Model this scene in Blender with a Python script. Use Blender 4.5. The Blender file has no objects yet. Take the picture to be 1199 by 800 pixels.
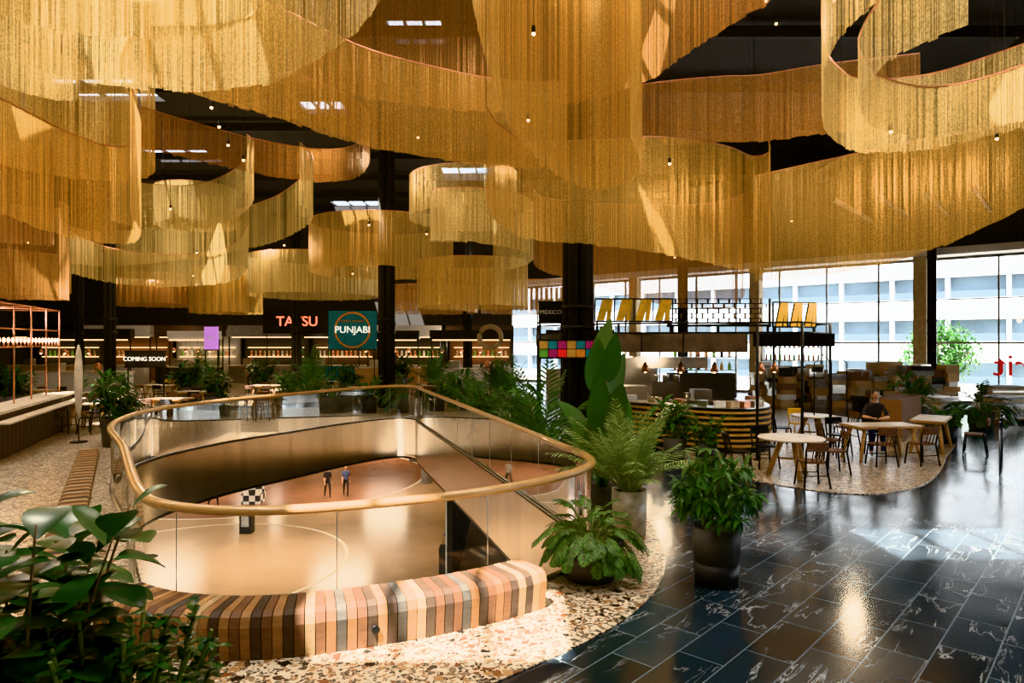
import bpy, bmesh, math, random
from mathutils import Vector, Matrix
from mathutils.geometry import tessellate_polygon
pi = math.pi
scn = bpy.context.scene
COL = scn.collection

# ------------------------------------------------------------------ materials
def new_mat(name):
    m = bpy.data.materials.new(name); m.use_nodes = True
    nt = m.node_tree; nt.nodes.clear()
    out = nt.nodes.new('ShaderNodeOutputMaterial')
    return m, nt, out
def N(nt, t, **kw):
    n = nt.nodes.new(t)
    for k, v in kw.items():
        if k in n.inputs.keys(): n.inputs[k].default_value = v
        else: setattr(n, k, v)
    return n
def L(nt, a, b): nt.links.new(a, b)
def c4(c, f=1.0): return (min(1, c[0]*f), min(1, c[1]*f), min(1, c[2]*f), 1)
def pm(name, col, rough=0.5, metal=0.0, var=0.2, scale=6.0, coat=0.0, stretch=None, bump=0.0, emit=None, es=0):
    m, nt, out = new_mat(name)
    b = N(nt, 'ShaderNodeBsdfPrincipled')
    b.inputs['Roughness'].default_value = rough; b.inputs['Metallic'].default_value = metal
    if coat: b.inputs['Coat Weight'].default_value = coat
    tc = N(nt, 'ShaderNodeTexCoord'); mp = N(nt, 'ShaderNodeMapping')
    if stretch: mp.inputs['Scale'].default_value = stretch
    L(nt, tc.outputs['Object'], mp.inputs[0])
    nz = N(nt, 'ShaderNodeTexNoise'); nz.inputs['Scale'].default_value = scale; nz.inputs['Detail'].default_value = 4
    L(nt, mp.outputs[0], nz.inputs['Vector'])
    cr = N(nt, 'ShaderNodeValToRGB')
    cr.color_ramp.elements[0].position = .3; cr.color_ramp.elements[1].position = .7
    cr.color_ramp.elements[0].color = c4(col, 1-var); cr.color_ramp.elements[1].color = c4(col, 1+var)
    L(nt, nz.outputs[0], cr.inputs[0]); L(nt, cr.outputs[0], b.inputs['Base Color'])
    if bump:
        bp = N(nt, 'ShaderNodeBump'); bp.inputs['Strength'].default_value = bump
        L(nt, nz.outputs[0], bp.inputs['Height']); L(nt, bp.outputs[0], b.inputs['Normal'])
    if emit:
        b.inputs['Emission Color'].default_value = c4(emit); b.inputs['Emission Strength'].default_value = es
    L(nt, b.outputs[0], out.inputs[0])
    return m

def mat_terrazzo():
    m, nt, out = new_mat('terrazzo')
    b = N(nt, 'ShaderNodeBsdfPrincipled'); b.inputs['Roughness'].default_value = .28
    tc = N(nt, 'ShaderNodeTexCoord')
    prev = None
    base = (0.64, 0.53, 0.39, 1)
    nzd = N(nt, 'ShaderNodeTexNoise'); nzd.inputs['Scale'].default_value = 18
    L(nt, tc.outputs['Object'], nzd.inputs['Vector'])
    add = N(nt, 'ShaderNodeMixRGB'); add.blend_type = 'LINEAR_LIGHT'; add.inputs[0].default_value = .03
    L(nt, tc.outputs['Object'], add.inputs[1]); L(nt, nzd.outputs['Color'], add.inputs[2])
    for sc, thr, sel in ((34, .05, .6), (13, .1, .36)):
        v1 = N(nt, 'ShaderNodeTexVoronoi'); v1.inputs['Scale'].default_value = sc
        v2 = N(nt, 'ShaderNodeTexVoronoi', feature='DISTANCE_TO_EDGE'); v2.inputs['Scale'].default_value = sc
        L(nt, add.outputs[0], v1.inputs['Vector']); L(nt, add.outputs[0], v2.inputs['Vector'])
        sep = N(nt, 'ShaderNodeSeparateColor'); L(nt, v1.outputs['Color'], sep.inputs[0])
        cr = N(nt, 'ShaderNodeValToRGB'); cr.color_ramp.interpolation = 'CONSTANT'
        els = cr.color_ramp.elements
        cols = [(0, (.02, .015, .012)), (.28, (.18, .065, .025)), (.46, (.38, .21, .09)), (.58, (.08, .055, .04)), (.76, (.72, .62, .46)), (.9, (.25, .17, .1))]
        els[0].position = 0; els[0].color = c4(cols[0][1]); els[1].position = cols[1][0]; els[1].color = c4(cols[1][1])
        for p, c in cols[2:]:
            e = els.new(p); e.color = c4(c)
        L(nt, sep.outputs[0], cr.inputs[0])
        g1 = N(nt, 'ShaderNodeMath', operation='GREATER_THAN'); g1.inputs[1].default_value = thr; L(nt, v2.outputs['Distance'], g1.inputs[0])
        g2 = N(nt, 'ShaderNodeMath', operation='LESS_THAN'); g2.inputs[1].default_value = sel; L(nt, sep.outputs[1], g2.inputs[0])
        mu = N(nt, 'ShaderNodeMath', operation='MULTIPLY'); L(nt, g1.outputs[0], mu.inputs[0]); L(nt, g2.outputs[0], mu.inputs[1])
        mx = N(nt, 'ShaderNodeMixRGB'); L(nt, mu.outputs[0], mx.inputs[0])
        if prev: L(nt, prev, mx.inputs[1])
        else: mx.inputs[1].default_value = base
        L(nt, cr.outputs[0], mx.inputs[2]); prev = mx.outputs[0]
    L(nt, prev, b.inputs['Base Color']); L(nt, b.outputs[0], out.inputs[0])
    return m

def mat_darktile():
    m, nt, out = new_mat('dark_marble_tile')
    b = N(nt, 'ShaderNodeBsdfPrincipled')
    tc = N(nt, 'ShaderNodeTexCoord'); mp = N(nt, 'ShaderNodeMapping'); mp.inputs['Rotation'].default_value = (0, 0, math.radians(-48))
    L(nt, tc.outputs['Object'], mp.inputs[0])
    br = N(nt, 'ShaderNodeTexBrick'); br.offset = .5
    for k, v in (('Scale', 1.0), ('Mortar Size', .006), ('Mortar Smooth', .1), ('Brick Width', .8), ('Row Height', .4), ('Bias', 0)): br.inputs[k].default_value = v
    br.inputs['Color1'].default_value = (.011, .017, .024, 1); br.inputs['Color2'].default_value = (.028, .042, .057, 1)
    br.inputs['Mortar'].default_value = (.12, .155, .18, 1)
    L(nt, mp.outputs[0], br.inputs['Vector'])
    mp2 = N(nt, 'ShaderNodeMapping'); mp2.inputs['Scale'].default_value = (.4, 1.7, 1); mp2.inputs['Rotation'].default_value = (0, 0, .5)
    L(nt, mp.outputs[0], mp2.inputs[0])
    addb = N(nt, 'ShaderNodeMixRGB'); addb.blend_type = 'ADD'; addb.inputs[0].default_value = 1
    mulb = N(nt, 'ShaderNodeMixRGB'); mulb.blend_type = 'MULTIPLY'; mulb.inputs[0].default_value = 1; mulb.inputs[2].default_value = (60, 60, 60, 1)
    L(nt, br.outputs['Color'], mulb.inputs[1])
    L(nt, mp2.outputs[0], addb.inputs[1]); L(nt, mulb.outputs[0], addb.inputs[2])
    nz = N(nt, 'ShaderNodeTexNoise'); nz.inputs['Scale'].default_value = 1.6; nz.inputs['Detail'].default_value = 6; nz.inputs['Roughness'].default_value = .6; nz.inputs['Distortion'].default_value = .6
    L(nt, addb.outputs[0], nz.inputs['Vector'])
    s = N(nt, 'ShaderNodeMath', operation='SUBTRACT'); s.inputs[1].default_value = .5; L(nt, nz.outputs[0], s.inputs[0])
    a = N(nt, 'ShaderNodeMath', operation='ABSOLUTE'); L(nt, s.outputs[0], a.inputs[0])
    cr = N(nt, 'ShaderNodeValToRGB'); cr.color_ramp.elements[0].color = (1, 1, 1, 1); cr.color_ramp.elements[1].color = (0, 0, 0, 1); cr.color_ramp.elements[1].position = .009
    L(nt, a.outputs[0], cr.inputs[0])
    nz2 = N(nt, 'ShaderNodeTexNoise'); nz2.inputs['Scale'].default_value = 1.3; L(nt, mp.outputs[0], nz2.inputs['Vector'])
    cr2 = N(nt, 'ShaderNodeValToRGB'); cr2.color_ramp.elements[0].position = .42; cr2.color_ramp.elements[1].position = .6
    L(nt, nz2.outputs[0], cr2.inputs[0])
    mu = N(nt, 'ShaderNodeMath', operation='MULTIPLY'); L(nt, cr.outputs[0], mu.inputs[0]); L(nt, cr2.outputs[0], mu.inputs[1])
    mu2 = N(nt, 'ShaderNodeMath', operation='MULTIPLY'); L(nt, mu.outputs[0], mu2.inputs[0]); mu2.inputs[1].default_value = .7
    mx = N(nt, 'ShaderNodeMixRGB'); L(nt, mu2.outputs[0], mx.inputs[0]); L(nt, br.outputs[0], mx.inputs[1]); mx.inputs[2].default_value = (.5, .52, .52, 1)
    L(nt, mx.outputs[0], b.inputs['Base Color'])
    r = N(nt, 'ShaderNodeMapRange'); r.inputs['To Min'].default_value = .08; r.inputs['To Max'].default_value = .26
    L(nt, nz2.outputs[0], r.inputs[0]); L(nt, r.outputs[0], b.inputs['Roughness'])
    b.inputs['IOR'].default_value = 1.6
    L(nt, b.outputs[0], out.inputs[0])
    return m

def mat_chain(name, col, tr=.4, rough=.35):
    m, nt, out = new_mat(name)
    b = N(nt, 'ShaderNodeBsdfPrincipled'); b.inputs['Roughness'].default_value = rough; b.inputs['Metallic'].default_value = .6
    g = N(nt, 'ShaderNodeNewGeometry')
    cr = N(nt, 'ShaderNodeValToRGB'); cr.color_ramp.elements[0].color = c4(col, .75); cr.color_ramp.elements[1].color = c4(col, 1.15)
    L(nt, g.outputs['Random Per Island'], cr.inputs[0])
    tc = N(nt, 'ShaderNodeTexCoord')
    nz = N(nt, 'ShaderNodeTexNoise'); nz.inputs['Scale'].default_value = 32; nz.inputs['Detail'].default_value = 1
    L(nt, tc.outputs['Object'], nz.inputs['Vector'])
    cr3 = N(nt, 'ShaderNodeValToRGB'); cr3.color_ramp.elements[0].color = (.62, .6, .55, 1); cr3.color_ramp.elements[0].position = .35; cr3.color_ramp.elements[1].position = .65
    L(nt, nz.outputs[0], cr3.inputs[0])
    mx = N(nt, 'ShaderNodeMixRGB'); mx.blend_type = 'MULTIPLY'; mx.inputs[0].default_value = 1
    L(nt, cr.outputs[0], mx.inputs[1]); L(nt, cr3.outputs[0], mx.inputs[2])
    L(nt, mx.outputs[0], b.inputs['Base Color'])
    t = N(nt, 'ShaderNodeBsdfTranslucent'); L(nt, mx.outputs[0], t.inputs[0])
    ms = N(nt, 'ShaderNodeMixShader'); ms.inputs[0].default_value = tr
    L(nt, b.outputs[0], ms.inputs[1]); L(nt, t.outputs[0], ms.inputs[2]); L(nt, ms.outputs[0], out.inputs[0])
    return m

def mat_glass(name, tint=(.93, .97, .95), refl=.9):
    m, nt, out = new_mat(name)
    t = N(nt, 'ShaderNodeBsdfTransparent'); t.inputs[0].default_value = c4(tint)
    g = N(nt, 'ShaderNodeBsdfGlossy'); g.inputs['Roughness'].default_value = .02
    f = N(nt, 'ShaderNodeFresnel'); f.inputs[0].default_value = 1.45
    mu = N(nt, 'ShaderNodeMath', operation='MULTIPLY'); mu.inputs[1].default_value = refl; L(nt, f.outputs[0], mu.inputs[0])
    ms = N(nt, 'ShaderNodeMixShader'); L(nt, mu.outputs[0], ms.inputs[0]); L(nt, t.outputs[0], ms.inputs[1]); L(nt, g.outputs[0], ms.inputs[2])
    L(nt, ms.outputs[0], out.inputs[0])
    return m

def mat_leaf(name, col, rough=.35, tr=.25):
    m, nt, out = new_mat(name)
    b = N(nt, 'ShaderNodeBsdfPrincipled'); b.inputs['Roughness'].default_value = rough
    g = N(nt, 'ShaderNodeNewGeometry')
    cr = N(nt, 'ShaderNodeValToRGB'); cr.color_ramp.elements[0].color = c4(col, .55); cr.color_ramp.elements[1].color = c4(col, 1.5)
    L(nt, g.outputs['Random Per Island'], cr.inputs[0]); L(nt, cr.outputs[0], b.inputs['Base Color'])
    t = N(nt, 'ShaderNodeBsdfTranslucent'); L(nt, cr.outputs[0], t.inputs[0])
    ms = N(nt, 'ShaderNodeMixShader'); ms.inputs[0].default_value = tr
    L(nt, b.outputs[0], ms.inputs[1]); L(nt, t.outputs[0], ms.inputs[2]); L(nt, ms.outputs[0], out.inputs[0])
    return m
def mat_emit(name, col, s):
    return pm(name, col, .5, 0, .05, emit=col, es=s)
def mat_checker(name, a, b_, sc):
    m, nt, out = new_mat(name)
    b = N(nt, 'ShaderNodeBsdfPrincipled'); tc = N(nt, 'ShaderNodeTexCoord'); ck = N(nt, 'ShaderNodeTexChecker')
    ck.inputs['Scale'].default_value = sc; ck.inputs[1].default_value = c4(a); ck.inputs[2].default_value = c4(b_)
    L(nt, tc.outputs['Object'], ck.inputs[0]); L(nt, ck.outputs[0], b.inputs['Base Color']); L(nt, b.outputs[0], out.inputs[0])
    return m

M = {}
M['terrazzo'] = mat_terrazzo()
M['tile'] = mat_darktile()
M['gold'] = mat_chain('gold_chain', (.80, .50, .17))
M['goldlt'] = mat_chain('light_gold_chain', (.92, .68, .32), .46)
M['goldor'] = mat_chain('bronze_chain', (.54, .28, .10), .32)
M['black'] = pm('black_steel', (.018, .018, .02), .4, .6)
M['ceil'] = pm('black_ceiling', (.006, .006, .008), .9)
M['blackm'] = pm('matt_black_steel', (.006, .006, .008), .8)
M['dark'] = pm('dark_wall', (.018, .016, .015), .7)
M['grey'] = pm('grey_concrete', (.28, .27, .26), .7)
M['beige'] = pm('beige_concrete', (.5, .38, .23), .7)
M['copper'] = pm('copper_tube', (.6, .27, .16), .3, .9)
M['wood'] = pm('oak_wood', (.45, .25, .10), .5, 0, .25, 5, stretch=(1, 1, 8))
M['rail'] = pm('oak_handrail', (.46, .27, .11), .3, 0, .12, 6, coat=.3)
M['pale'] = pm('pale_tabletop', (.6, .51, .4), .4)
M['steel'] = pm('stainless_steel', (.62, .59, .54), .28, 1, .1, 4)
M['fascia'] = pm('brushed_fascia', (.66, .57, .46), .24, 1, .14, 2.5, stretch=(1, 1, .1))
M['glass'] = mat_glass('clear_glass')
M['wglass'] = mat_glass('window_glass', (.97, .98, 1), .5)
M['white'] = pm('white_paint', (.68, .66, .62), .6, 0, .05)
M['yellow'] = pm('yellow_paint', (.8, .46, .04), .5)
M['slat'] = pm('ochre_slat', (.52, .29, .08), .5)
M['teal'] = pm('teal_paint', (.02, .2, .24), .6)
M['red'] = pm('red_paint_glow', (.6, .03, .03), .5, emit=(.7, .02, .02), es=.2)  # faint glow added to the paint, though it is no lamp
M['orange'] = pm('orange_paint', (.7, .26, .05), .5)
M['green'] = pm('green_paint', (.13, .35, .07), .5)
M['pink'] = pm('magenta_paint', (.42, .04, .17), .5)
M['carton'] = pm('cardboard', (.36, .22, .11), .8, 0, .3, 2)
M['carton2'] = pm('pale_cardboard', (.45, .34, .22), .8, 0, .3, 2)
M['lower'] = pm('lower_floor_resin', (.50, .32, .19), .2, 0, .12, .6)
M['lower2'] = pm('lower_floor_russet', (.27, .125, .07), .25, 0, .12, .6)
M['lowline'] = pm('court_line', (.75, .62, .46), .4)
M['potdark'] = pm('charcoal_pot', (.028, .028, .03), .5)
M['potgrey'] = pm('grey_pot', (.085, .082, .078), .6)
M['potmarb'] = pm('marble_pot', (.5, .42, .31), .3, 0, .3, 9)
M['soil'] = pm('soil', (.04, .025, .015), .95)
M['leafd'] = mat_leaf('dark_leaf', (.017, .055, .014), .3, .12)
M['leafm'] = mat_leaf('mid_leaf', (.04, .12, .022), .38, .25)
M['leafl'] = mat_leaf('light_leaf', (.08, .17, .035), .45, .28)
M['leafv'] = mat_leaf('variegated_leaf', (.27, .36, .14), .42, .3)
M['stem'] = pm('stem', (.12, .16, .04), .6)
M['bark'] = pm('bark', (.16, .1, .06), .8)
M['skin'] = pm('skin', (.5, .27, .17), .5, 0, .06)
M['hair'] = pm('dark_hair', (.03, .018, .012), .45)
M['clothk'] = pm('black_cloth', (.02, .02, .025), .8)
M['clothb'] = pm('blue_cloth', (.07, .1, .2), .8)
M['clothw'] = pm('cream_cloth', (.6, .55, .45), .8)
M['bulb'] = mat_emit('warm_bulb', (1, .55, .2), 18)
M['bulbw'] = mat_emit('warm_strip', (1, .68, .36), 1.8)
M['screen'] = mat_emit('pink_screen', (.45, .2, .6), .45)
M['redglow'] = mat_emit('red_glow', (1, .18, .04), 2)
M['whiteglow'] = mat_emit('white_glow', (1, .93, .8), .7)
M['check'] = mat_checker('checker_paint', (.85, .8, .7), (.03, .03, .03), 3.0)
W5 = [pm('plank_%s' % n, c, .65, 0, .22, 7, stretch=(1, 1, 5)) for n, c in
      (('tan', (.24, .115, .045)), ('honey', (.36, .19, .075)), ('walnut', (.045, .024, .014)), ('brown', (.12, .052, .024)), ('slate', (.05, .042, .035)), ('pale', (.38, .25, .13)))]

# ------------------------------------------------------------------ mesh builder
class MB:
    def __init__(s): s.v = []; s.f = []; s.m = []; s.sm = []; s.mats = []
    def mi(s, mat):
        if mat not in s.mats: s.mats.append(mat)
        return s.mats.index(mat)
    def face(s, idx, mat, smooth=False):
        s.f.append(idx); s.m.append(s.mi(mat)); s.sm.append(smooth)
    def box(s, c, d, mat, rz=0, mtx=None):
        b = len(s.v); ca, sa = math.cos(rz), math.sin(rz)
        for dz in (-.5, .5):
            for dx, dy in ((-.5, -.5), (.5, -.5), (.5, .5), (-.5, .5)):
                x, y, z = dx*d[0], dy*d[1], dz*d[2]
                p = Vector((x*ca-y*sa, x*sa+y*ca, z))
                if mtx: p = mtx @ p
                s.v.append((c[0]+p[0], c[1]+p[1], c[2]+p[2]))
        for f in ((0, 3, 2, 1), (4, 5, 6, 7), (0, 1, 5, 4), (1, 2, 6, 5), (2, 3, 7, 6), (3, 0, 4, 7)):
            s.face([b+i for i in f], mat)
    def tube(s, path, r, mat, n=6, closed=False, flat=None):
        P = [Vector(p) for p in path]; rs = r if isinstance(r, (list, tuple)) else [r]*len(P)
        b = len(s.v); k = len(P)
        for i, p in enumerate(P):
            if closed: t = P[(i+1) % k]-P[i-1]
            else: t = P[min(i+1, k-1)]-P[max(i-1, 0)]
            t = t.normalized() if t.length > 1e-9 else Vector((0, 0, 1))
            up = Vector((0, 0, 1)) if abs(t.z) < .95 else Vector((1, 0, 0))
            a = t.cross(up).normalized(); c = a.cross(t).normalized()
            fa, fc = (1, 1) if not flat else flat
            for j in range(n):
                an = 2*pi*(j+.5)/n
                q = p+a*math.cos(an)*rs[i]*fa+c*math.sin(an)*rs[i]*fc
                s.v.append(q[:])
        rng = k if closed else k-1
        for i in range(rng):
            i2 = (i+1) % k
            for j in range(n):
                j2 = (j+1) % n
                s.face([b+i*n+j, b+i*n+j2, b+i2*n+j2, b+i2*n+j], mat, n > 5)
        if not closed:
            s.face([b+j for j in range(n)][::-1], mat); s.face([b+(k-1)*n+j for j in range(n)], mat)
    def lathe(s, c, prof, mat, n=24, rib=0):
        b = len(s.v)
        for r, z in prof:
            for j in range(n):
                a = 2*pi*j/n
                s.v.append((c[0]+r*math.cos(a), c[1]+r*math.sin(a), c[2]+z))
        for i in range(len(prof)-1):
            for j in range(n):
                j2 = (j+1) % n
                s.face([b+i*n+j, b+i*n+j2, b+(i+1)*n+j2, b+(i+1)*n+j], mat, True)
        s.face([b+j for j in range(n)][::-1], mat); k = (len(prof)-1)*n
        s.face([b+k+j for j in range(n)], mat)
    def ball(s, c, r, mat, n=10, m=7, mtx=None):
        b = len(s.v); r = (r, r, r) if not isinstance(r, (tuple, list)) else r
        for i in range(m+1):
            th = pi*i/m
            for j in range(n):
                a = 2*pi*j/n
                p = Vector((r[0]*math.sin(th)*math.cos(a), r[1]*math.sin(th)*math.sin(a), r[2]*math.cos(th)))
                if mtx: p = mtx @ p
                s.v.append((c[0]+p[0], c[1]+p[1], c[2]+p[2]))
        for i in range(m):
            for j in range(n):
                j2 = (j+1) % n
                s.face([b+i*n+j, b+(i+1)*n+j, b+(i+1)*n+j2, b+i*n+j2], mat, True)
    def prism(s, poly, z0, z1, mat, holes=(), sidemat=None, sides=True):
        loops = [[Vector((p[0], p[1], 0)) for p in poly]]+[[Vector((p[0], p[1], 0)) for p in h] for h in holes]
        tris = tessellate_polygon(loops)
        flat = [p for lp in loops for p in lp]; b = len(s.v); k = len(flat)
        for z in (z1, z0):
            for p in flat: s.v.append((p.x, p.y, z))
        for t in tris:
            a, c, d = flat[t[0]], flat[t[1]], flat[t[2]]
            if (c-a).cross(d-a).z < 0: t = (t[0], t[2], t[1])
            s.face([b+i for i in t], mat); s.face([b+k+i for i in t][::-1], mat)
        if sides:
            o = 0
            for lp in loops:
                for i in range(len(lp)):
                    i2 = (i+1) % len(lp)
                    s.face([b+o+i, b+o+i2, b+k+o+i2, b+k+o+i], sidemat or mat)
                o += len(lp)
    def build(s, name, loc=(0, 0, 0), rz=0, parent=None):
        me = bpy.data.meshes.new(name); me.from_pydata([tuple(v) for v in s.v], [], s.f)
        for m in s.mats: me.materials.append(m)
        me.polygons.foreach_set('material_index', s.m); me.polygons.foreach_set('use_smooth', s.sm)
        me.update()
        o = bpy.data.objects.new(name, me); COL.objects.link(o); o.location = loc; o.rotation_euler = (0, 0, rz)
        if parent: o.parent = parent
        return o
def inst(o, name, loc, rz=0, sc=1):
    q = bpy.data.objects.new(name, o.data); COL.objects.link(q); q.location = loc; q.rotation_euler = (0, 0, rz)
    q.scale = (sc, sc, sc) if not isinstance(sc, tuple) else sc
    return q
def empty(name, loc=(0, 0, 0)):
    e = bpy.data.objects.new(name, None); COL.objects.link(e); e.location = loc; return e
def catmull(pts, seg=12, closed=False):
    P = [list(p) for p in pts]; n = len(P); out = []
    rng = n if closed else n-1
    for i in range(rng):
        if closed: a, b, c, d = P[i-1], P[i], P[(i+1) % n], P[(i+2) % n]
        else: a, b, c, d = P[max(i-1, 0)], P[i], P[i+1], P[min(i+2, n-1)]
        for k in range(seg):
            t = k/seg
            out.append([.5*((2*b[j])+(-a[j]+c[j])*t+(2*a[j]-5*b[j]+4*c[j]-d[j])*t*t+(-a[j]+3*b[j]-3*c[j]+d[j])*t**3) for j in range(len(b))])
    if not closed: out.append(P[-1])
    return out
def resample(pts, step, closed=False):
    P = pts+[pts[0]] if closed else pts
    out = [list(P[0])]; acc = 0
    for i in range(len(P)-1):
        a, b = P[i], P[i+1]; d = math.hypot(b[0]-a[0], b[1]-a[1])
        if d < 1e-9: continue
        while acc+d >= step:
            t = (step-acc)/d
            a = [a[j]+(b[j]-a[j])*t for j in range(len(a))]
            out.append(list(a)); d = math.hypot(b[0]-a[0], b[1]-a[1]); acc = 0
            if d < 1e-9: break
        acc += d
    return out

# ------------------------------------------------------------------ camera
H = 2.6
cam = bpy.data.cameras.new('camera'); cam.sensor_width = 36; cam.lens = 24.02; cam.clip_end = 400
co = bpy.data.objects.new('camera', cam); COL.objects.link(co); co.location = (0, 0, H); co.rotation_euler = (pi/2, 0, 0)
scn.camera = co

# ------------------------------------------------------------------ room shell
CEIL = 11.0
atr_ctrl = [(-7.68, 13.8), (-7.0, 12.0), (-5.6, 9.9), (-4.3, 7.8), (-3.75, 6.95), (-3.3, 6.4), (-2.65, 6.12), (-1.9, 6.15), (-.82, 6.56), (0, 7.1), (.65, 7.8), (.95, 8.5), (.85, 9.3),
            (.62, 10), (-.52, 13.8), (-1.75, 17.8), (-2.9, 21.5), (-3.2, 22.6), (-3.9, 23.0), (-5.0, 21.8), (-6.4, 19.2), (-7.3, 17.4), (-7.8, 15.4)]
atr = [(p[0], p[1]) for p in catmull(atr_ctrl, 6, True)]
WA, WB = Vector((0, 46)), Vector((30, 19.1))
room = [(-32, -8), (30, -8), (30, 19.1), (0, 46), (-32, 46)]
mb = MB(); mb.prism(room, -1.15, 0, M['tile'], holes=[atr], sidemat=M['dark']); mb.build('floor')
terr = catmull([(-1.6, 4.2), (-.13, 5.2), (1.14, 6.5), (1.8, 8.0), (1.98, 9.9), (2.02, 12.2), (1.5, 16), (0.6, 22), (-.5, 30), (-1, 45.9)], 6)
terr = [(p[0], p[1]) for p in terr]+[(-31.9, 45.9), (-31.9, -3), (-5, 2.2)]
mb = MB(); mb.prism(terr, .002, .012, M['terrazzo'], holes=[atr]); mb.build('floor_terrazzo')
ki = catmull([(3.0, 20), (3.5, 17.0), (4.0, 14.2), (4.7, 12.5), (5.8, 11.6), (7.0, 12.0), (8.2, 13.2), (9.8, 15.4), (11.6, 18), (12, 21), (10, 26), (4, 27), (2.8, 23.5)], 6, True)
mb = MB(); mb.prism([(p[0], p[1]) for p in ki], .002, .014, M['terrazzo']); mb.build('floor_terrazzo_island')
mb = MB()
def band(mb, path, z0, z1, off, mat, closed=True):
    b = len(mb.v); n = len(path)
    for i, p in enumerate(path):
        a, c = Vector(path[i-1]) if (closed or i) else Vector(path[i]), Vector(path[(i+1) % n]) if (closed or i < n-1) else Vector(path[i])
        t = (c-a).normalized(); nr = Vector((-t.y, t.x))
        q = Vector(p)+nr*off
        mb.v.append((q.x, q.y, z0)); mb.v.append((q.x, q.y, z1))
    for i in range(n if closed else n-1):
        j = (i+1) % n
        mb.face([b+2*i, b+2*j, b+2*j+1, b+2*i+1], mat, True)
band(mb, atr, -1.25, .0, .03, M['fascia']); band(mb, atr, -1.32, -1.25, .02, M['black']); band(mb, atr, 0, .03, .025, M['black']); mb.build('trim_atrium_fascia')
sky = [(-3.8, .5, 2.2, 1.6), (-15, 31, 3.0, 2.0), (-2.2, 34, 2.6, 1.8), (-9.5, 42, 3, 2), (-13.6, 22.9, 3.0, 2.0), (-2.6, 18.6, 1.5, 1.4), (-9.9, 12.6, 2.8, 2.2), (-6.8, 24.6, 1.6, 1.3), (-5.8, 7.0, 2.4, 1.4), (7, 7, 2.6, 1.6), (2.6, 3, 2.4, 1.4), (-15, 15.5, 3, 2.2), (2.2, 12.6, 1.6, 1.0)]
holes = [[(x-a/2, y-b/2), (x+a/2, y-b/2), (x+a/2, y+b/2), (x-a/2, y+b/2)] for x, y, a, b in sky]
mb = MB(); mb.prism(room, CEIL, CEIL+.2, M['ceil'], holes=holes); mb.build('ceiling')
mb = MB()
for x, y, a, b in sky:
    for i in range(4): mb.box((x-a/2+a*(i)/3, y, CEIL+.1), (.06, b, .12), M['black'])
mb.build('trim_skylight_bars')
mb = MB(); mb.box((-32.1, 19, 5.5), (.2, 54, 11), M['dark']); mb.build('wall_left')
mb = MB(); mb.box((-16, 46.1, 5.5), (32, .2, 11), M['dark']); mb.build('wall_back')
mb = MB(); mb.box((-1, -8.1, 5.5), (62, .2, 11), M['grey']); mb.build('wall_front')
d = (WB-WA).normalized(); wl = (WB-WA).length; ang = math.atan2(d.y, d.x); nout = Vector((-d.y, d.x))
mb = MB(); c = (WA+WB)/2; mb.box((c.x, c.y, 8.6), (wl, .25, 4.8), M['dark'], ang)
mb.box((c.x-nout.x*.6, c.y-nout.y*.6, 6.35), (wl, 1.2, .3), M['white'], ang)
mb.build('wall_window_side')
mb = MB(); mb.box((30.1, 5.5, 8.8), (.2, 27, 4.4), M['dark']); mb.build('wall_right')
nb = 9
for i in range(nb):
    mb = MB(); s0, s1 = wl*i/nb, wl*(i+1)/nb; mid = WA+d*(s0+s1)/2; w = s1-s0
    mb.box((mid.x, mid.y, 3.1), (w-.1, .02, 6.1), M['wglass'], ang)
    for z, t in ((.05, .1), (2.55, .09), (4.4, .05), (6.15, .12)):
        mb.box((mid.x, mid.y, z), (w, .1, t), M['grey'], ang)
    for s in (s0, (s0+s1)/2, s1):
        p = WA+d*s; mb.box((p.x, p.y, 3.1), (.06, .14, 6.1), M['grey'], ang)
    mb.build('window_%d' % (i+1))
for i in range(4):
    mb = MB(); y0 = -8+6.75*i
    mb.box((30, y0+3.375, 3.3), (.02, 6.6, 6.4), M['wglass'])
    for z in (.05, 2.55, 6.5): mb.box((30, y0+3.375, z), (.1, 6.75, .1), M['black'])
    for y in (y0, y0+3.375, y0+6.75): mb.box((30, y, 3.3), (.12, .08, 6.5), M['black'])
    mb.build('window_%d' % (10+i))
for s in (24.2, 32, 17, 10):
    p = WA+d*s-nout*.7; mb = MB(); mb.box((p.x, p.y, 3.2), (.5, .5, 6.4), M['beige'], ang); mb.box((p.x, p.y, .1), (.6, .6, .2), M['grey'], ang)
    mb.build('concrete_column')

# lower level
mb = MB(); mb.box((-15.5, 33, -6.6), (47, 84, .2), M['lower']); mb.build('floor_lower')
mb = MB(); mb.prism([(-39, 46.25), (4, 46.25), (4, 75), (-39, 75)], -1.35, -1.16, M['grey']); mb.build('ceiling_lower')
mb = MB(); mb.box((-15.5, 75, -3.8), (47, .3, 5.4), M['dark'])
for i in range(9):
    x = -36+i*5.2; mb.box((x, 74.7, -4.9), (3.9, .2, 3), M['bulbw'] if i % 3 == 0 else M['white']); mb.box((x, 74.5, -3.1), (3.5, .2, .5), M['red'] if i % 4 == 1 else M['black'])
mb.build('wall_lower_back')
mb = MB(); mb.box((-39, 33, -3.8), (.3, 84, 5.4), M['dark']); mb.build('wall_lower_left')
mb = MB(); mb.box((8, 33, -3.8), (.3, 84, 5.2), M['dark']); mb.build('wall_lower_right')
mb = MB()
def flatring(mb, cx, cy, r, w, z, mat, a0=0, a1=2*pi, n=64):
    b = len(mb.v)
    for i in range(n+1):
        a = a0+(a1-a0)*i/n
        for rr in (r, r+w): mb.v.append((cx+rr*math.cos(a), cy+rr*math.sin(a), z))
    for i in range(n): mb.face([b+2*i, b+2*i+1, b+2*i+3, b+2*i+2], mat)
flatring(mb, -13, 28, 6.0, .14, -6.492, M['lowline'])
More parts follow.
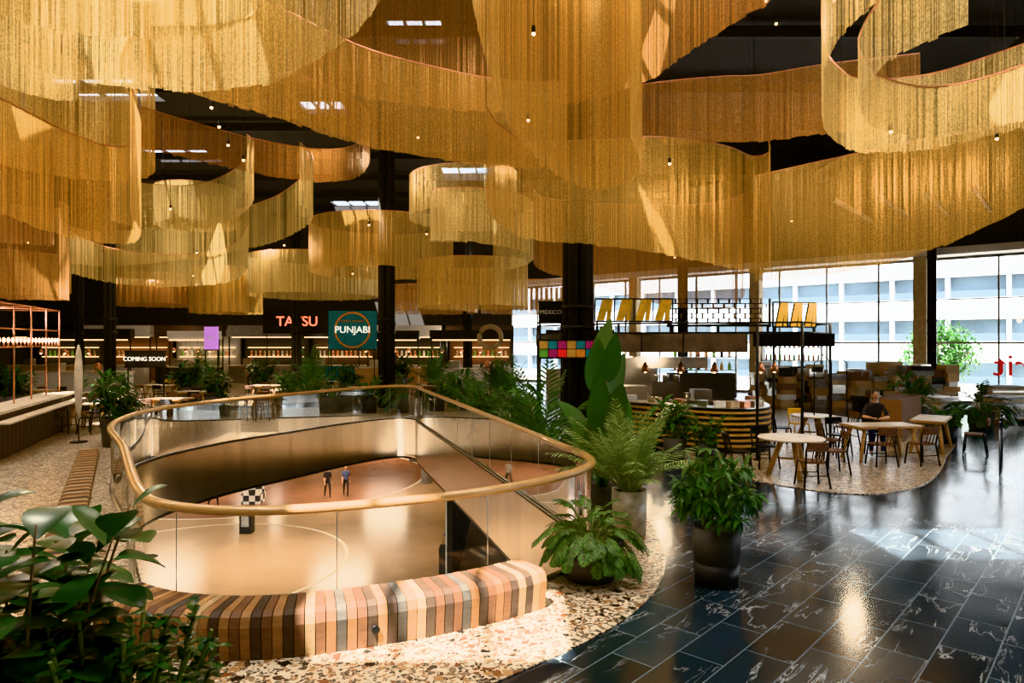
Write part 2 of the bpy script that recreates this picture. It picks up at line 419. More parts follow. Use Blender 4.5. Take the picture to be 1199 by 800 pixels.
flatring(mb, -17, 46, 11, .16, -6.491, M['lowline'])
flatring(mb, -17, 46, 0.01, 11, -6.494, M['lower2'])
mb.build('floor_court_lines')
for x, y in ((-18, 50), (-5.5, 44), (-11, 62), (4, 40), (-24, 36), (-7.5, 52)):
    mb = MB(); mb.lathe((x, y, -6.5), [(.35, 0), (.35, 5.2)], M['grey'], 16); mb.build('lower_column')
mb = MB()
for i in range(7):
    y = 26+4*i; x = -2.2
    mb.box((x, y, -4.2), (.2, 3.8, 4.5), M['dark']); mb.box((x-.15, y, -4.4), (.05, 3.2, 3.0), M['bulbw' if i % 2 else 'white']); mb.box((x-.2, y, -2.6), (.1, 3.4, .5), M['black'])
    for k in range(3): mb.box((x-.3, y-1+k, -5.6), (.3, .5, 1.4), [M['dark'], M['carton'], M['clothb']][(i+k) % 3])
mb.build('lower_shopfront')
mb = MB()
for i in range(4):
    mb.box((-14.6+.12*math.sin(i*2), 38.6, -6.2+.62*i), (1.0-.08*i, 1.0-.08*i, .62), M['check'], .35*i)
mb.build('checkered_totem')
mb = MB(); mb.box((-12.6, 32.5, -5.95), (.55, .5, 1.1), M['black']); mb.box((-12.6, 32.5, -5.36), (.65, .6, .08), M['steel']); mb.box((-12.6, 32.24, -5.9), (.35, .02, .5), M['grey']); mb.build('waste_bin')

# ------------------------------------------------------------------ balustrade
mb = MB()
band(mb, atr, -.1, 1.05, -.04, M['glass'])
mb.build('glass_balustrade')
def offs(path, off, closed=True):
    out = []; n = len(path)
    for i, p in enumerate(path):
        a = Vector(path[i-1] if (closed or i) else p); c = Vector(path[(i+1) % n] if (closed or i < n-1) else p)
        t = (c-a).normalized(); out.append((p[0]-t.y*off, p[1]+t.x*off))
    return out
rp = offs(atr, -.04)
mb = MB(); mb.tube([(p[0], p[1], 1.1) for p in rp], .06, M['rail'], 10, True, flat=(1, .75)); mb.build('handrail')
mb = MB(); mb.tube([(p[0], p[1], .03) for p in rp], .03, M['steel'], 4, True)
st = resample([list(p) for p in rp], 1.5, True)
for p in st: mb.tube([(p[0], p[1], .02), (p[0], p[1], 1.06)], .005, M['steel'], 5)
mb.build('trim_glass_channel')

def bench(name, path, depth, h, mats, pw=.085, seed=1, seq=False):
    r = random.Random(seed); P = resample([list(p) for p in path], pw); mb = MB()
    prof = [(.03, .0), (.0, h*.72), (.03, h*.92), (.09, h), (depth-.04, h), (depth, h*.85), (depth, .0)]
    last = None
    for i in range(len(P)-1):
        a, c = Vector(P[i]), Vector(P[i+1]); t = (c-a).normalized()
        t0 = ((c-Vector(P[i-1])).normalized() if i else t); n0 = Vector((-t0.y, t0.x))
        t1 = ((Vector(P[i+2])-a).normalized() if i < len(P)-2 else t); n1 = Vector((-t1.y, t1.x))
        if seq: m = mats[i % len(mats)]
        else:
            m = r.choice(mats)
            while m == last: m = r.choice(mats)
        last = m; b = len(mb.v); g = t*.004
        for q, nn in ((a+g, n0), (c-g, n1)):
            for (dd, z) in prof: w = q+nn*dd; mb.v.append((w.x, w.y, z+.014))
        k = len(prof)
        for j in range(k-1): mb.face([b+j, b+k+j, b+k+j+1, b+j+1], m)
        mb.face([b+j for j in range(k)], m); mb.face([b+k+j for j in range(k)][::-1], m)
    return mb.build(name)
i0 = min(range(len(atr)), key=lambda i: (Vector(atr[i])-Vector((-3.3, 6.4))).length)
i1 = min(range(len(atr)), key=lambda i: (Vector(atr[i])-Vector((.02, 7.1))).length)
bp_ = offs([atr[i] for i in range(i0, i1+1)], -.6, False)
bench('striped_bench', bp_, .48, .38, W5+[W5[3], W5[0], W5[2]], .085)
bench('slatted_bench', [(-9.9, 15.6), (-5.15, 7.3)], .4, .12, [W5[5], W5[3], W5[1], W5[2]], .16, 3, True)
mb = MB()
for s in (.62, .3):
    k_ = int(len(bp_)*s); p = Vector(bp_[k_]); q = Vector(bp_[k_+1]); t = (q-p).normalized(); nr = Vector((-t.y, t.x))
    mb.tube([(p.x-nr.x*.012, p.y-nr.y*.012, .17), (p.x+nr.x*.02, p.y+nr.y*.02, .17)], .035, M['black'], 12)
mb.build('socket_plates')

# ------------------------------------------------------------------ chain curtains
def curtain(pts, mat, zb=None, zt=None, closed=False, pitch=.017, cov=.66, seed=0, circ=None):
    r = random.Random(seed+11)
    if circ:
        cx, cy, rad, a0, a1, zb0, zb1, zt0, zt1 = circ; n = 40
        C = [(cx+rad*math.cos(math.radians(a0+(a1-a0)*i/n)), cy+rad*math.sin(math.radians(a0+(a1-a0)*i/n)), zb0+(zb1-zb0)*i/n, zt0+(zt1-zt0)*i/n) for i in range(n+1)]
    else:
        full = [(p[0], p[1], p[2] if len(p) > 2 else zb, p[3] if len(p) > 3 else zt) for p in pts]
        C = catmull(full, 14, closed)
    P = resample([list(c) for c in C], pitch, closed); mb = MB(); jit = 0
    for i in range(len(P)-1):
        p = Vector(P[i][:2]); t = (Vector(P[i+1][:2])-p).normalized()
        if i % 6 == 0: jit = r.uniform(-.022, .022)
        a = r.uniform(-.35, .35); w = pitch*cov*.5
        tt = Vector((t.x*math.cos(a)-t.y*math.sin(a), t.x*math.sin(a)+t.y*math.cos(a)))*w
        z0, z1 = P[i][2]+jit, P[i][3]; b = len(mb.v)
        mb.v += [(p.x-tt.x, p.y-tt.y, z0), (p.x+tt.x, p.y+tt.y, z0), (p.x+tt.x, p.y+tt.y, z1), (p.x-tt.x, p.y-tt.y, z1)]
        mb.face([b, b+1, b+2, b+3], mat)
    Q = resample([list(c) for c in C], .25, closed)
    if len(Q) > 2: mb.tube([(q[0], q[1], q[3]+.01) for q in Q], .014, M['copper'], 4, closed)
    for q in Q[::12]: mb.tube([(q[0], q[1], q[3]), (q[0], q[1], CEIL+.02)], .005, M['blackm'], 4)
    mb.build('chain_curtain')
g, gl, go = M['gold'], M['goldlt'], M['goldor']
curtain([(-6.3, 6.8), (-5.95, 7.8), (-5.6, 8.33), (-4.8, 8.56), (-3.8, 8.44), (-3.1, 8.0), (-2.8, 7.6), (-2.4, 6.9), (-2.3, 5.85)], gl, 6.4, 8.2)
curtain([(-6.9, 7.2), (-6.3, 7.88), (-6.1, 8.2), (-5.63, 8.95), (-4.9, 9.2), (-4.02, 9.25), (-3.12, 8.95), (-2.23, 8.12), (-1.68, 7.45), (-1.32, 6.8), (-1.07, 5.9)], gl, 6.0, 8.8)
curtain([(-5.6, 9.8), (-4.8, 10.6), (-3.95, 11.7), (-2.83, 13.3), (-1.43, 14.3), (-.46, 14.8), (.5, 15), (1.2, 14.9)], g, 6.4, 8.3)
curtain([(-6.5, 12), (-5.5, 13.3), (-3.5, 15), (-1, 16), (1, 15.7), (2.7, 14.3), (3.25, 12.9), (3.84, 11.4), (4.1, 10.8), (4.0, 9.6)], go, 8.0, 10.8, cov=.8)
curtain([(-.3, 4.8), (-.35, 6), (-.24, 7.7), (0, 9.6), (.58, 11.7), (1.2, 13), (1.69, 13.5), (2.1, 13), (2.25, 12), (2.12, 11.3), (1.7, 9.8), (1.5, 8)], g, 5.6, 9.6)
curtain([(0, 17.1), (1.75, 17.5), (3.13, 16.5), (4.8, 16), (5.76, 15.9), (6.98, 15.3), (8.8, 14.7)], go, 7.25, 8.8)
curtain([(-.47, 12.5, 5.1, 6.9), (-.26, 13.9, 5.0, 7.0), (.38, 15.3, 4.9, 7.1), (1.9, 15.6, 4.8, 7.2), (3.5, 15.7, 4.6, 7.3), (5.1, 16.4, 4.4, 7.3), (6.0, 17, 4.3, 7.2), (6.25, 16.6, 4.3, 7.2), (5.9, 15.7, 4.5, 7.2)], g)
curtain([(.55, 17.5, 4.6, 6.5), (.9, 18.6, 4.5, 6.5), (2.4, 19.3, 4.14, 6.5), (4.6, 19.6, 3.6, 6.5), (5.9, 19, 3.5, 6.5), (6.15, 18, 3.8, 6.5)], go)
curtain([(3.9, 7.1), (3.85, 7.7), (3.97, 8.5), (4.36, 9.6), (5.25, 11.5), (6.0, 12.5), (6.66, 13), (7.8, 12.8), (8.6, 11.5), (9.2, 10)], gl, 6.2, 7.6)
curtain([(4.6, 6.9), (4.3, 7.7), (4.5, 8.8), (4.85, 9.5), (5.54, 10.3), (6.7, 10.76), (7.4, 9.9), (7.3, 8.6)], gl, 5.8, 6.6)
curtain([(6.45, 18.2, 4.2, 7.0), (7.0, 17.4, 4.2, 7.0), (7.9, 16.2, 4.25, 7.0), (9.0, 14.8, 4.55, 7.0), (9.75, 13.2, 5.1, 6.9), (9.9, 11.4, 5.6, 6.9)], g)
curtain([(-9.9, 11.0, 5.6, 7.2), (-9.9, 13.2, 5.1, 7.3), (-10.2, 15.6, 5, 7.4), (-9.9, 16.8, 5, 7.4), (-9.2, 16.6, 5, 7.4), (-8.2, 15.1, 5, 7.4), (-7.55, 13.7, 5.0, 7.4), (-7.1, 12.7, 5, 7.4)], g)
curtain([(-12.5, 13.2), (-12.2, 16.0), (-11.3, 17.6), (-10, 17.9), (-8.9, 17.0), (-8.5, 16.0)], g, 6.8, 9.9, cov=.8)
curtain([(-8.6, 7.5), (-8.2, 9.6), (-7.8, 11), (-7.3, 11.4), (-6.9, 10.8)], gl, 6.6, 8.8)
curtain([(-15.5, 15), (-15, 18), (-14, 19.8), (-13, 20), (-12.6, 19)], go, 3.8, 6.5)
curtain([(-12.9, 13), (-12.9, 15), (-12.3, 16.6), (-11.6, 17.2), (-11.3, 16.7)], go, 5.0, 7.5)
curtain([(-8.4, 15.4), (-7.8, 16.4), (-6.7, 17.9), (-5.4, 18.8), (-4.3, 18.5), (-3.5, 16.8), (-3.4, 15.2), (-4, 13.9), (-4.9, 13.1), (-5.5, 12.4)], go, 7.0, 7.9)
curtain([(-18.5, 28.2), (-17.8, 30), (-13, 27.4), (-8.6, 23.5), (-6.5, 20.6), (-5.3, 18.2), (-5.1, 16.4)], gl, 5.9, 7.4, pitch=.024)
curtain([(-12.6, 21.5), (-12.4, 22.9), (-10.7, 23.1), (-8.5, 21), (-7, 18.5), (-6.8, 17.5)], gl, 6.4, 7.9, pitch=.022)
curtain(None, gl, circ=(-11.8, 25.5, 1.4, 0, 360, 6.9, 6.9, 8.3, 8.3), pitch=.025)
curtain([(-14, 21.3), (-15, 25.6), (-13.7, 27.6), (-10.5, 25.3), (-7.9, 20.5)], gl, 4.8, 6.1, pitch=.024)
curtain(None, g, circ=(-5.5, 29, 3.0, 0, 360, 5.5, 5.5, 7.6, 7.6), pitch=.028)
curtain(None, gl, circ=(-9.7, 33.5, 3.1, 0, 360, 4.8, 4.8, 6.7, 6.7), pitch=.032)
curtain(None, gl, circ=(-1.44, 21, 1.7, 20, 340, 6.2, 6.5, 7.5, 7.7), pitch=.022)
curtain(None, gl, circ=(-.85, 19.3, 1.45, 120, 440, 5.6, 4.7, 6.9, 6.3), pitch=.02)
curtain(None, g, circ=(-1.5, 26, 2.1, 0, 360, 3.9, 3.9, 5.6, 5.6), pitch=.028)
curtain(None, g, circ=(-14.2, 34, 1.7, 0, 360, 4.0, 4.0, 6.2, 6.2), pitch=.035)
curtain(None, go, circ=(-18.5, 36, 2.6, 0, 360, 4.5, 4.5, 6.0, 6.0), pitch=.035)
curtain(None, g, circ=(-20.5, 27, 2.6, 0, 360, 4.6, 4.6, 6.0, 6.0), pitch=.03)
curtain(None, go, circ=(1.0, 31, 2.4, 0, 360, 3.9, 3.9, 5.2, 5.2), pitch=.035)
curtain(None, go, circ=(-4.5, 38, 2.6, 0, 360, 4.2, 4.2, 5.6, 5.6), pitch=.04)

# ceiling services
mb = MB()
for y in range(2, 46, 4):
    x1 = 29.5 if y < 19 else 30-(y-19.1)*1.115
    mb.box(((-31.5+x1)/2, y, CEIL-.25), (x1+31.5, .14, .3), M['blackm'])
mb.build('ceiling_beams')
mb = MB()
mb.tube([(12, -5, 10.1), (12, 12, 10.1), (14, 22, 10.1), (14, 31, 10.1)], .3, M['blackm'], 14)
for y in (-3, 2, 7, 12): mb.box((12, y, 10.6), (.05, .05, .8), M['blackm'])
mb.build('ventilation_duct')
mb = MB()
for i in range(8): mb.box((12+i*1.1, 24-i*.6, 7.2), (.1, 5, .12), M['blackm'], -.7); mb.tube([(12+i*1.1, 24-i*.6, 7.2), (12+i*1.1, 24-i*.6, CEIL)], .02, M['blackm'], 5)
mb.build('ceiling_cable_trays')
mb = MB()
spots = [(5.2, 14, 9.6), (5.8, 15, 9.6), (6.6, 14, 9.6), (-5.5, 12.5, 6.9), (-5.7, 13.3, 6.8), (-5.9, 14.2, 6.7), (-5.9, 15, 6.6), (.3, 9.5, 6.9), (0.3, 12.6, 6.7), (-2.2, 16, 7.4), (-4.4, 21, 6.2), (3, 13, 6), (8.8, 12.4, 6.3), (6.1, 11, 6), (-3, 24, 6.4), (-8, 24, 6.0), (-10, 20, 6.5), (-12, 26, 6), (-7, 30, 5.6), (-3, 33, 5.6), (5, 21, 5.2), (9, 22, 6.5), (-14, 30, 5.5), (-17, 24, 6.1)]
for x, y, z in spots:
    mb.tube([(x, y, z), (x, y, CEIL)], .005, M['blackm'], 4); mb.tube([(x, y, z-.01), (x, y, z+.09)], .028, M['blackm'], 10)
    mb.ball((x, y, z-.02), .026, M['bulb'], 8, 5)
mb.build('pendant_spotlights')

def column(x, y, r=.42):
    mb = MB()
    for i in range(6):
        a = i*pi/3; mb.tube([(r*.62*math.cos(a), r*.62*math.sin(a), 0.02), (r*.62*math.cos(a), r*.62*math.sin(a), CEIL)], r*.3, M['blackm'], 10)
    for z in (.1, 2.9, 3.4, 6): mb.lathe((0, 0, z), [(r*.98, 0), (r*.98, .1)], M['black'], 20)
    mb.build('steel_column', (x, y, 0))
for x, y, r in ((1.64, 17, .42), (-4.9, 26.7, .36), (-19, 30, .2), (-15.3, 26, .25), (-2.6, 40, .3), (-12, 38, .3), (17.2, 28.0, .2), (7.5, 30, .25)): column(x, y, r)

# ------------------------------------------------------------------ plants
def leaf(mb, base, dr, nrm, Ln, Wd, mat, p=1.0, q=.8, droop=.4, fold=.25, n=6):
    dr = Vector(dr).normalized(); nrm = Vector(nrm)
    side = dr.cross(nrm)
    if side.length < 1e-4: side = dr.cross(Vector((1, 0, .1)))
    side.normalize(); P = Vector(base); b = len(mb.v)
    for i in range(n+1):
        t = i/n; w = Wd*.5*max(.02, math.sin(pi*min(.999, max(.001, t))**p))**q
        up = side.cross(dr).normalized()
        mb.v += [(P-side*w+up*w*fold)[:], P[:], (P+side*w+up*w*fold)[:]]
        dr = (dr+Vector((0, 0, -droop/n))).normalized(); P = P+dr*(Ln/n)
    for i in range(n):
        k = b+3*i; mb.face([k, k+1, k+4, k+3], mat, True); mb.face([k+1, k+2, k+5, k+4], mat, True)
def arc(base, dr, Ln, droop, n=7):
    P = Vector(base); dr = Vector(dr).normalized(); out = [P.copy()]; ds = [dr.copy()]
    for i in range(n):
        P = P+dr*(Ln/n); dr = (dr+Vector((0, 0, -droop/n))).normalized(); out.append(P.copy()); ds.append(dr.copy())
    return out, ds
def frond(mb, base, dr, Ln, droop, n, ll, lw, mat, r, start=.25, ang=.75, ld=.5):
    P, D = arc(base, dr, Ln, droop, 8); mb.tube([p[:] for p in P], [.008*(1-.08*i) for i in range(len(P))], M['stem'], 4)
    for i in range(n):
        t = start+(1-start)*i/(n-1); f = t*8; k = min(7, int(f)); p = P[k].lerp(P[k+1], f-k); d_ = D[k]
        s = d_.cross(Vector((0, 0, 1)))
        if s.length < .05: s = Vector((1, 0, 0))
        s.normalize(); sc = math.sin(pi*(.15+.8*(t-start)/(1-start)))**.6
        for sg in (-1, 1):
            dd = d_*math.cos(ang)+s*sg*math.sin(ang)+Vector((0, 0, r.uniform(-.05, .15)))
            leaf(mb, p, dd, s.cross(d_), ll*sc*r.uniform(.85, 1.1), lw, mat, .85, .8, ld, .2, 3)
def pot(mb, kind, r, h):
    if kind == 'tub': mb.lathe((0, 0, 0), [(r*.72, 0), (r*.86, h*.15), (r*.98, h*.5), (r*.96, h*.52), (r, h*.56), (r, h*.72), (r*.95, h*.75), (r, h*.8), (r, h), (r*.9, h), (r*.88, h-.06)], M['potdark'], 40)
    elif kind == 'two':
        mb.lathe((0, 0, 0), [(r*.88, 0), (r*.92, h*.4)], M['potdark'], 32); mb.lathe((0, 0, h*.4), [(r*.93, 0), (r, h*.6), (r*.92, h*.6), (r*.9, h*.55)], M['potgrey'], 32)
    elif kind == 'marb': mb.lathe((0, 0, 0), [(r*.9, 0), (r, h), (r*.92, h), (r*.9, h-.05)], M['potmarb'], 32)
    elif kind == 'grey': mb.lathe((0, 0, 0), [(r*.85, 0), (r, h), (r*.92, h), (r*.9, h-.05)], M['potgrey'], 20)
    else: mb.lathe((0, 0, 0), [(r*.85, 0), (r, h), (r*.92, h), (r*.9, h-.05)], M['potdark'], 20)
    mb.lathe((0, 0, h-.07), [(r*.91, 0), (r*.9, .03)], M['soil'], 16)
def sph(r, zmin, zmax):
    a = r.uniform(0, 2*pi); z = r.uniform(zmin, zmax); q = math.sqrt(max(0, 1-z*z)); return Vector((q*math.cos(a), q*math.sin(a), z))
def palm(seed, kind, pr, ph, Ln, n, mat, dens=14, ll=.35, lw=.04, el0=.5, el1=1.35, dr=1.5):
    r = random.Random(seed); mb = MB(); pot(mb, kind, pr, ph)
    for i in range(n):
        a = i*2.4+r.uniform(-.3, .3); el = r.uniform(el0, el1)
        d_ = Vector((math.cos(a)*math.cos(el), math.sin(a)*math.cos(el), math.sin(el)))
        frond(mb, (.06*math.cos(a), .06*math.sin(a), ph-.06), d_, Ln*r.uniform(.55, 1.1), r.uniform(dr*.5, dr), dens, ll, lw, mat, r)
    return mb
def philo(seed, kind, pr, ph, R_, n, mat, ls=.3):
    r = random.Random(seed); mb = MB(); pot(mb, kind, pr, ph)
    for i in range(n):
        d_ = sph(r, .05, 1.0); P, D = arc((d_.x*.1, d_.y*.1, ph-.06), d_+Vector((0, 0, .25)), R_*r.uniform(.4, 1.05), 1.0, 6)
        mb.tube([p[:] for p in P], .006, M['stem'], 4)
        frond(mb, P[-1], D[-1]+Vector((0, 0, -.1)), ls*r.uniform(.8, 1.15), 1.0, 7, ls*.42, ls*.15, mat, r, .08, .9, .5)
    return mb
def bush(seed, kind, pr, ph, Hh, n, mat, ll=.3, lw=.09, spread=.5, droop=.9, per=12):
    r = random.Random(seed); mb = MB(); pot(mb, kind, pr, ph)
    ns = max(4, n//per)
    for s in range(ns):
        a = s*2.4; tilt = r.uniform(.05, spread); top = Vector((math.cos(a)*tilt, math.sin(a)*tilt, 1))
        P, D = arc((math.cos(a)*pr*.4, math.sin(a)*pr*.4, ph-.06), top, Hh*r.uniform(.55, 1), .15, 8)
        mb.tube([p[:] for p in P], .009, M['stem'], 5)
        for j in range(n//ns):
            f = r.uniform(1.5, 8); k = min(7, int(f)); p = P[k].lerp(P[k+1], f-k); dd = sph(r, -.1, .9)
            leaf(mb, p, dd, (0, 0, 1), ll*r.uniform(.7, 1.2), lw*r.uniform(.8, 1.2), mat, .9, .8, droop, .25, 5)
    return mb
def umbrella(seed, kind, pr, ph, Hh, n, mat):
    r = random.Random(seed); mb = MB(); pot(mb, kind, pr, ph)
    mb.tube([(0, 0, ph-.06), (.02, 0, ph+Hh*.35), (0, .02, ph+Hh*.7)], .015, M['bark'], 6)
    for i in range(n):
        d_ = sph(r, -.35, 1); h0 = ph+Hh*r.uniform(.12, .55)
        P, D = arc((0, 0, h0), d_+Vector((0, 0, .35)), Hh*r.uniform(.3, .6), .6, 5); mb.tube([p[:] for p in P], .004, M['stem'], 4)
        c_ = D[-1]
        for j in range(8):
            a = j*2*pi/8; s = c_.cross(Vector((0, 0, 1))).normalized() if abs(c_.z) < .95 else Vector((1, 0, 0)); u = s.cross(c_)
            dd = s*math.cos(a)+u*math.sin(a)*.7+c_*.35
            leaf(mb, P[-1], dd, (0, 0, 1), .17*r.uniform(.8, 1.2), .05, mat, .9, .8, 1.1, .2, 4)
    return mb
def fig(seed, Hh=1.25):
    r = random.Random(seed); mb = MB(); ph = .65; pot(mb, 'two', .3, ph)
    for s in range(15):
        a = s*2.4; tl = .08+.34*r.random(); P, D = arc((.1*math.cos(a), .1*math.sin(a), ph-.08), (math.cos(a)*tl, math.sin(a)*tl, 1), Hh*r.uniform(.72, 1.05), .1, 10)
        mb.tube([p[:] for p in P], [.014-.001*i for i in range(11)], M['bark'], 6)
        for j in range(22):
            f = 2+8*j/22; k = min(9, int(f)); p = P[k].lerp(P[k+1], f-k); aa = j*2.4+s
            el = r.uniform(-.1, .7) + (.5 if j > 19 else 0)
            dd = Vector((math.cos(aa)*math.cos(el), math.sin(aa)*math.cos(el), math.sin(el)))
            leaf(mb, p+dd*.03, dd, (0, 0, 1), r.uniform(.18, .27), r.uniform(.13, .18), M['leafd'], 1.35, .62, .7, .22, 8)
    return mb
def bop(seed):
    r = random.Random(seed); mb = MB(); ph = .5; pot(mb, 'grey', .26, ph)
    for i in range(15):
        a = i*2.4; tl = r.uniform(.02, .13) if i < 7 else r.uniform(.2, .45); Ln = (.75+i*.16) if i < 7 else r.uniform(.3, 1.0)
        P, D = arc((.05*math.cos(a), .05*math.sin(a), ph-.06), (math.cos(a)*tl, math.sin(a)*tl, 1), Ln, .08, 6)
        mb.tube([p[:] for p in P], [.02-.002*k for k in range(7)], M['leafm'], 6)
        na = -pi/2+r.uniform(-.8, .8)
        leaf(mb, P[-1], D[-1]+Vector((r.uniform(-.25, .25), 0, 0)), (math.cos(na), math.sin(na), .15), r.uniform(.6, .85), r.uniform(.27, .36), M['leafl' if i % 3 == 0 else 'leafm'], .8, .7, .5, .22, 12)
    return mb
philo(1, 'tub', .36, .42, .42, 120, M['leafl'], .24).build('potted_monstera', (.86, 7.5, .014))
umbrella(2, 'two', .26, .62, .74, 95, M['leafm']).build('potted_umbrella_plant', (2.2, 7.35, 0))
palm(3, 'marb', .24, .6, 1.2, 54, M['leafv'], 20, .22, .022, .7, 1.5, 1.3).build('potted_areca_palm', (1.58, 9.2, .014))
bop(4).build('potted_bird_of_paradise', (1.32, 10.0, .014))
fig(5, 1.35).build('potted_fiddle_leaf_fig', (-2.25, 3.05, .014), .4)
bush(6, 'two', .22, .4, 1.1, 2600, M['leafd'], .075, .045, .38, .5, 50).build('potted_ficus', (-1.75, 3.05, .014))
pA = palm(10, 'grey', .24, .42, 1.7, 22, M['leafm'], 16, .4, .045, .8, 1.45).build('potted_palm', (.62, 14.0, .014))
bA = bush(11, 'grey', .26, .5, .95, 150, M['leafm'], .38, .1, .6).build('potted_dracaena', (3.55, 14.9, .014))
bB = bush(12, 'dark', .24, .42, .65, 140, M['leafm'], .28, .1, .6).build('potted_philodendron', (4.15, 14.6, .014), 0)
bC = bush(13, 'grey', .34, .72, 1.0, 220, M['leafd'], .4, .12, .8).build('potted_rubber_plant', (-9.8, 16.9, .014))
pB = philo(14, 'grey', .3, .45, .6, 50, M['leafd'], .35).build('potted_split_leaf_plant', (1.15, 11.6, .014))
rr = random.Random(5)
for (x, y, o, nm, s) in [(.25, 15.7, bA, 'potted_dracaena', 1.15), (-.15, 17.2, pB, 'potted_split_leaf_plant', 1.2), (-.7, 18.8, bB, 'potted_philodendron', 1.4), (-1.1, 20.4, pA, 'potted_palm', .8), (-1.7, 22.2, bA, 'potted_dracaena', 1.2), (-2.3, 23.9, bB, 'potted_philodendron', 1.4),
                     (1.05, 12.9, bB, 'potted_philodendron', 1.0), (-12.6, 26.6, bC, 'potted_rubber_plant', 1.15), (-8.9, 27.2, bB, 'potted_philodendron', 1.4), (-11.2, 30.6, bC, 'potted_rubber_plant', 1.1),
                     (-7.0, 29.2, bC, 'potted_rubber_plant', 1.0), (-6.4, 24.6, pB, 'potted_split_leaf_plant', 1.2), (-9.8, 33.5, pA, 'potted_palm', 1.1), (-5.2, 24.8, bB, 'potted_philodendron', 1.3), (-3.9, 25.0, pB, 'potted_split_leaf_plant', 1.2), (-7.6, 25.6, pA, 'potted_palm', .9), (-10.4, 24.0, bC, 'potted_rubber_plant', .95), (-12.9, 22.2, bA, 'potted_dracaena', 1.2),
                     (-16.6, 22.6, bC, 'potted_rubber_plant', 1.1), (-14.6, 17.6, pA, 'potted_palm', .9), (-14.2, 31.5, pA, 'potted_palm', 1.1), (-3.8, 33, pA, 'potted_palm', 1.1), (-.6, 29, bC, 'potted_rubber_plant', 1.1), (-5.6, 34, bC, 'potted_rubber_plant', 1.2), (-.2, 25.6, pA, 'potted_palm', 1.0),
                     (11.1, 17.4, bB, 'potted_philodendron', 1.0), (12.2, 20.6, bA, 'potted_dracaena', 1.2), (14.0, 20.4, pB, 'potted_split_leaf_plant', 1.2), (-16.4, 20.0, bA, 'potted_dracaena', 1.2)]:
    inst(o, nm, (x, y, .014), rr.uniform(0, 6), s)

# ------------------------------------------------------------------ furniture
def chair_mesh(m1, m2):
    mb = MB()
    for sx in (-1, 1):
        mb.tube([(sx*.22, -.21, 0), (sx*.18, -.17, .44)], .018, m1, 6); mb.tube([(sx*.23, .24, 0), (sx*.18, .18, .44), (sx*.19, .22, .66), (sx*.17, .26, .8)], .018, m1, 6)
    mb.tube([(-.2, -.19, .22), (.2, -.19, .22)], .009, m1, 5); mb.tube([(-.2, .21, .22), (.2, .21, .22)], .009, m1, 5)
    n = 18; b = [(math.cos(2*pi*i/n), math.sin(2*pi*i/n)) for i in range(n)]
    poly = [(.215*math.copysign(abs(c)**.55, c), .205*math.copysign(abs(s)**.55, s)) for c, s in b]
    mb.prism(poly, .435, .465, m2)
    pts = [(-.19+.38*i/8, .24+.05*math.sin(pi*i/8), .78) for i in range(9)]
    for dz, rr_ in ((0, .022), (-.04, .022), (-.08, .02), (-.12, .018)): mb.tube([(p[0], p[1], p[2]+dz+.02) for p in pts], rr_, m2, 6)
    for x in (-.08, 0, .08): mb.tube([(x, .19, .46), (x, .28, .72)], .009, m1, 5)
    return mb
ch1 = chair_mesh(M['black'], W5[3]); ch2 = chair_mesh(M['black'], M['black']); ch3 = chair_mesh(M['yellow'], M['yellow'])
cm = {}
def chair(k, x, y, rz):
    if k not in cm:
        cm[k] = {0: ch1, 1: ch2, 2: ch3}[k].build('dining_chair', (x, y, .014), rz)
    else: inst(cm[k], 'dining_chair', (x, y, .014), rz)
def table_round(x, y, r=.58):
    mb = MB(); mb.lathe((0, 0, .72), [(r, 0), (r+.01, .015), (r, .035)], M['pale'], 36)
    for i in range(3):
        a = i*2*pi/3+.5; c_, s_ = math.cos(a), math.sin(a)
        mb.tube([(c_*.42, s_*.42, 0), (c_*.16, s_*.16, .72)], [.045, .06], M['wood'], 8)
    mb.tube([(.25, 0, .32), (-.15, .2, .32)], .02, M['wood'], 6)
    mb.build('round_table', (x, y, .014))
def table_rect(x, y, rz, l=1.3, w=.7):
    mb = MB(); mb.box((0, 0, .74), (l, w, .04), M['wood'])
    for sx in (-1, 1):
        for sy in (-1, 1): mb.tube([(sx*(l/2-.05), sy*(w/2-.02), 0), (sx*(l/2-.22), sy*(w/2-.14), .72)], [.035, .045], M['wood'], 6)
        mb.box((sx*(l/2-.2), 0, .69), (.05, w-.2, .06), M['wood'])
    mb.box((0, 0, .69), (l-.4, .05, .06), M['wood']); mb.box((0, 0, .765), (l-.04, w-.04, .012), M['pale'])
    mb.build('dining_table', (x, y, .014), rz)
table_round(5.35, 13.1, .6)
chair(0, 5.35, 12.2, pi); chair(1, 4.4, 13.3, pi/2); chair(0, 6.3, 13.4, -pi/2); chair(1, 5.2, 14.05, .1)
table_round(7.5, 17.0, .5); table_rect(8.1, 15.0, .1, 1.5, .75); table_rect(10.0, 16.3, .9, 1.5, .7)
for x, y, a, k in ((7.7, 14.25, pi, 0), (8.6, 14.35, pi+.2, 0), (7.5, 15.7, 0, 1), (6.95, 14.9, 1.5, 0), (6.7, 17.0, 1.5, 1), (7.5, 17.85, 0, 2), (8.35, 17.1, -1.4, 0), (9.25, 16.9, .9, 1), (10.7, 15.8, pi+.9, 0)): chair(k, x, y, a)
lt = [(-11, 22.0), (-9.3, 19.4), (-12.2, 19.9), (-10.2, 28.4), (-8.4, 23.0), (-11.6, 25), (-6, 27.4), (-8.4, 31.2), (-14.7, 28.6), (-3.0, 28), (-18, 25.8), (-15.8, 33), (-14.8, 24.4)]
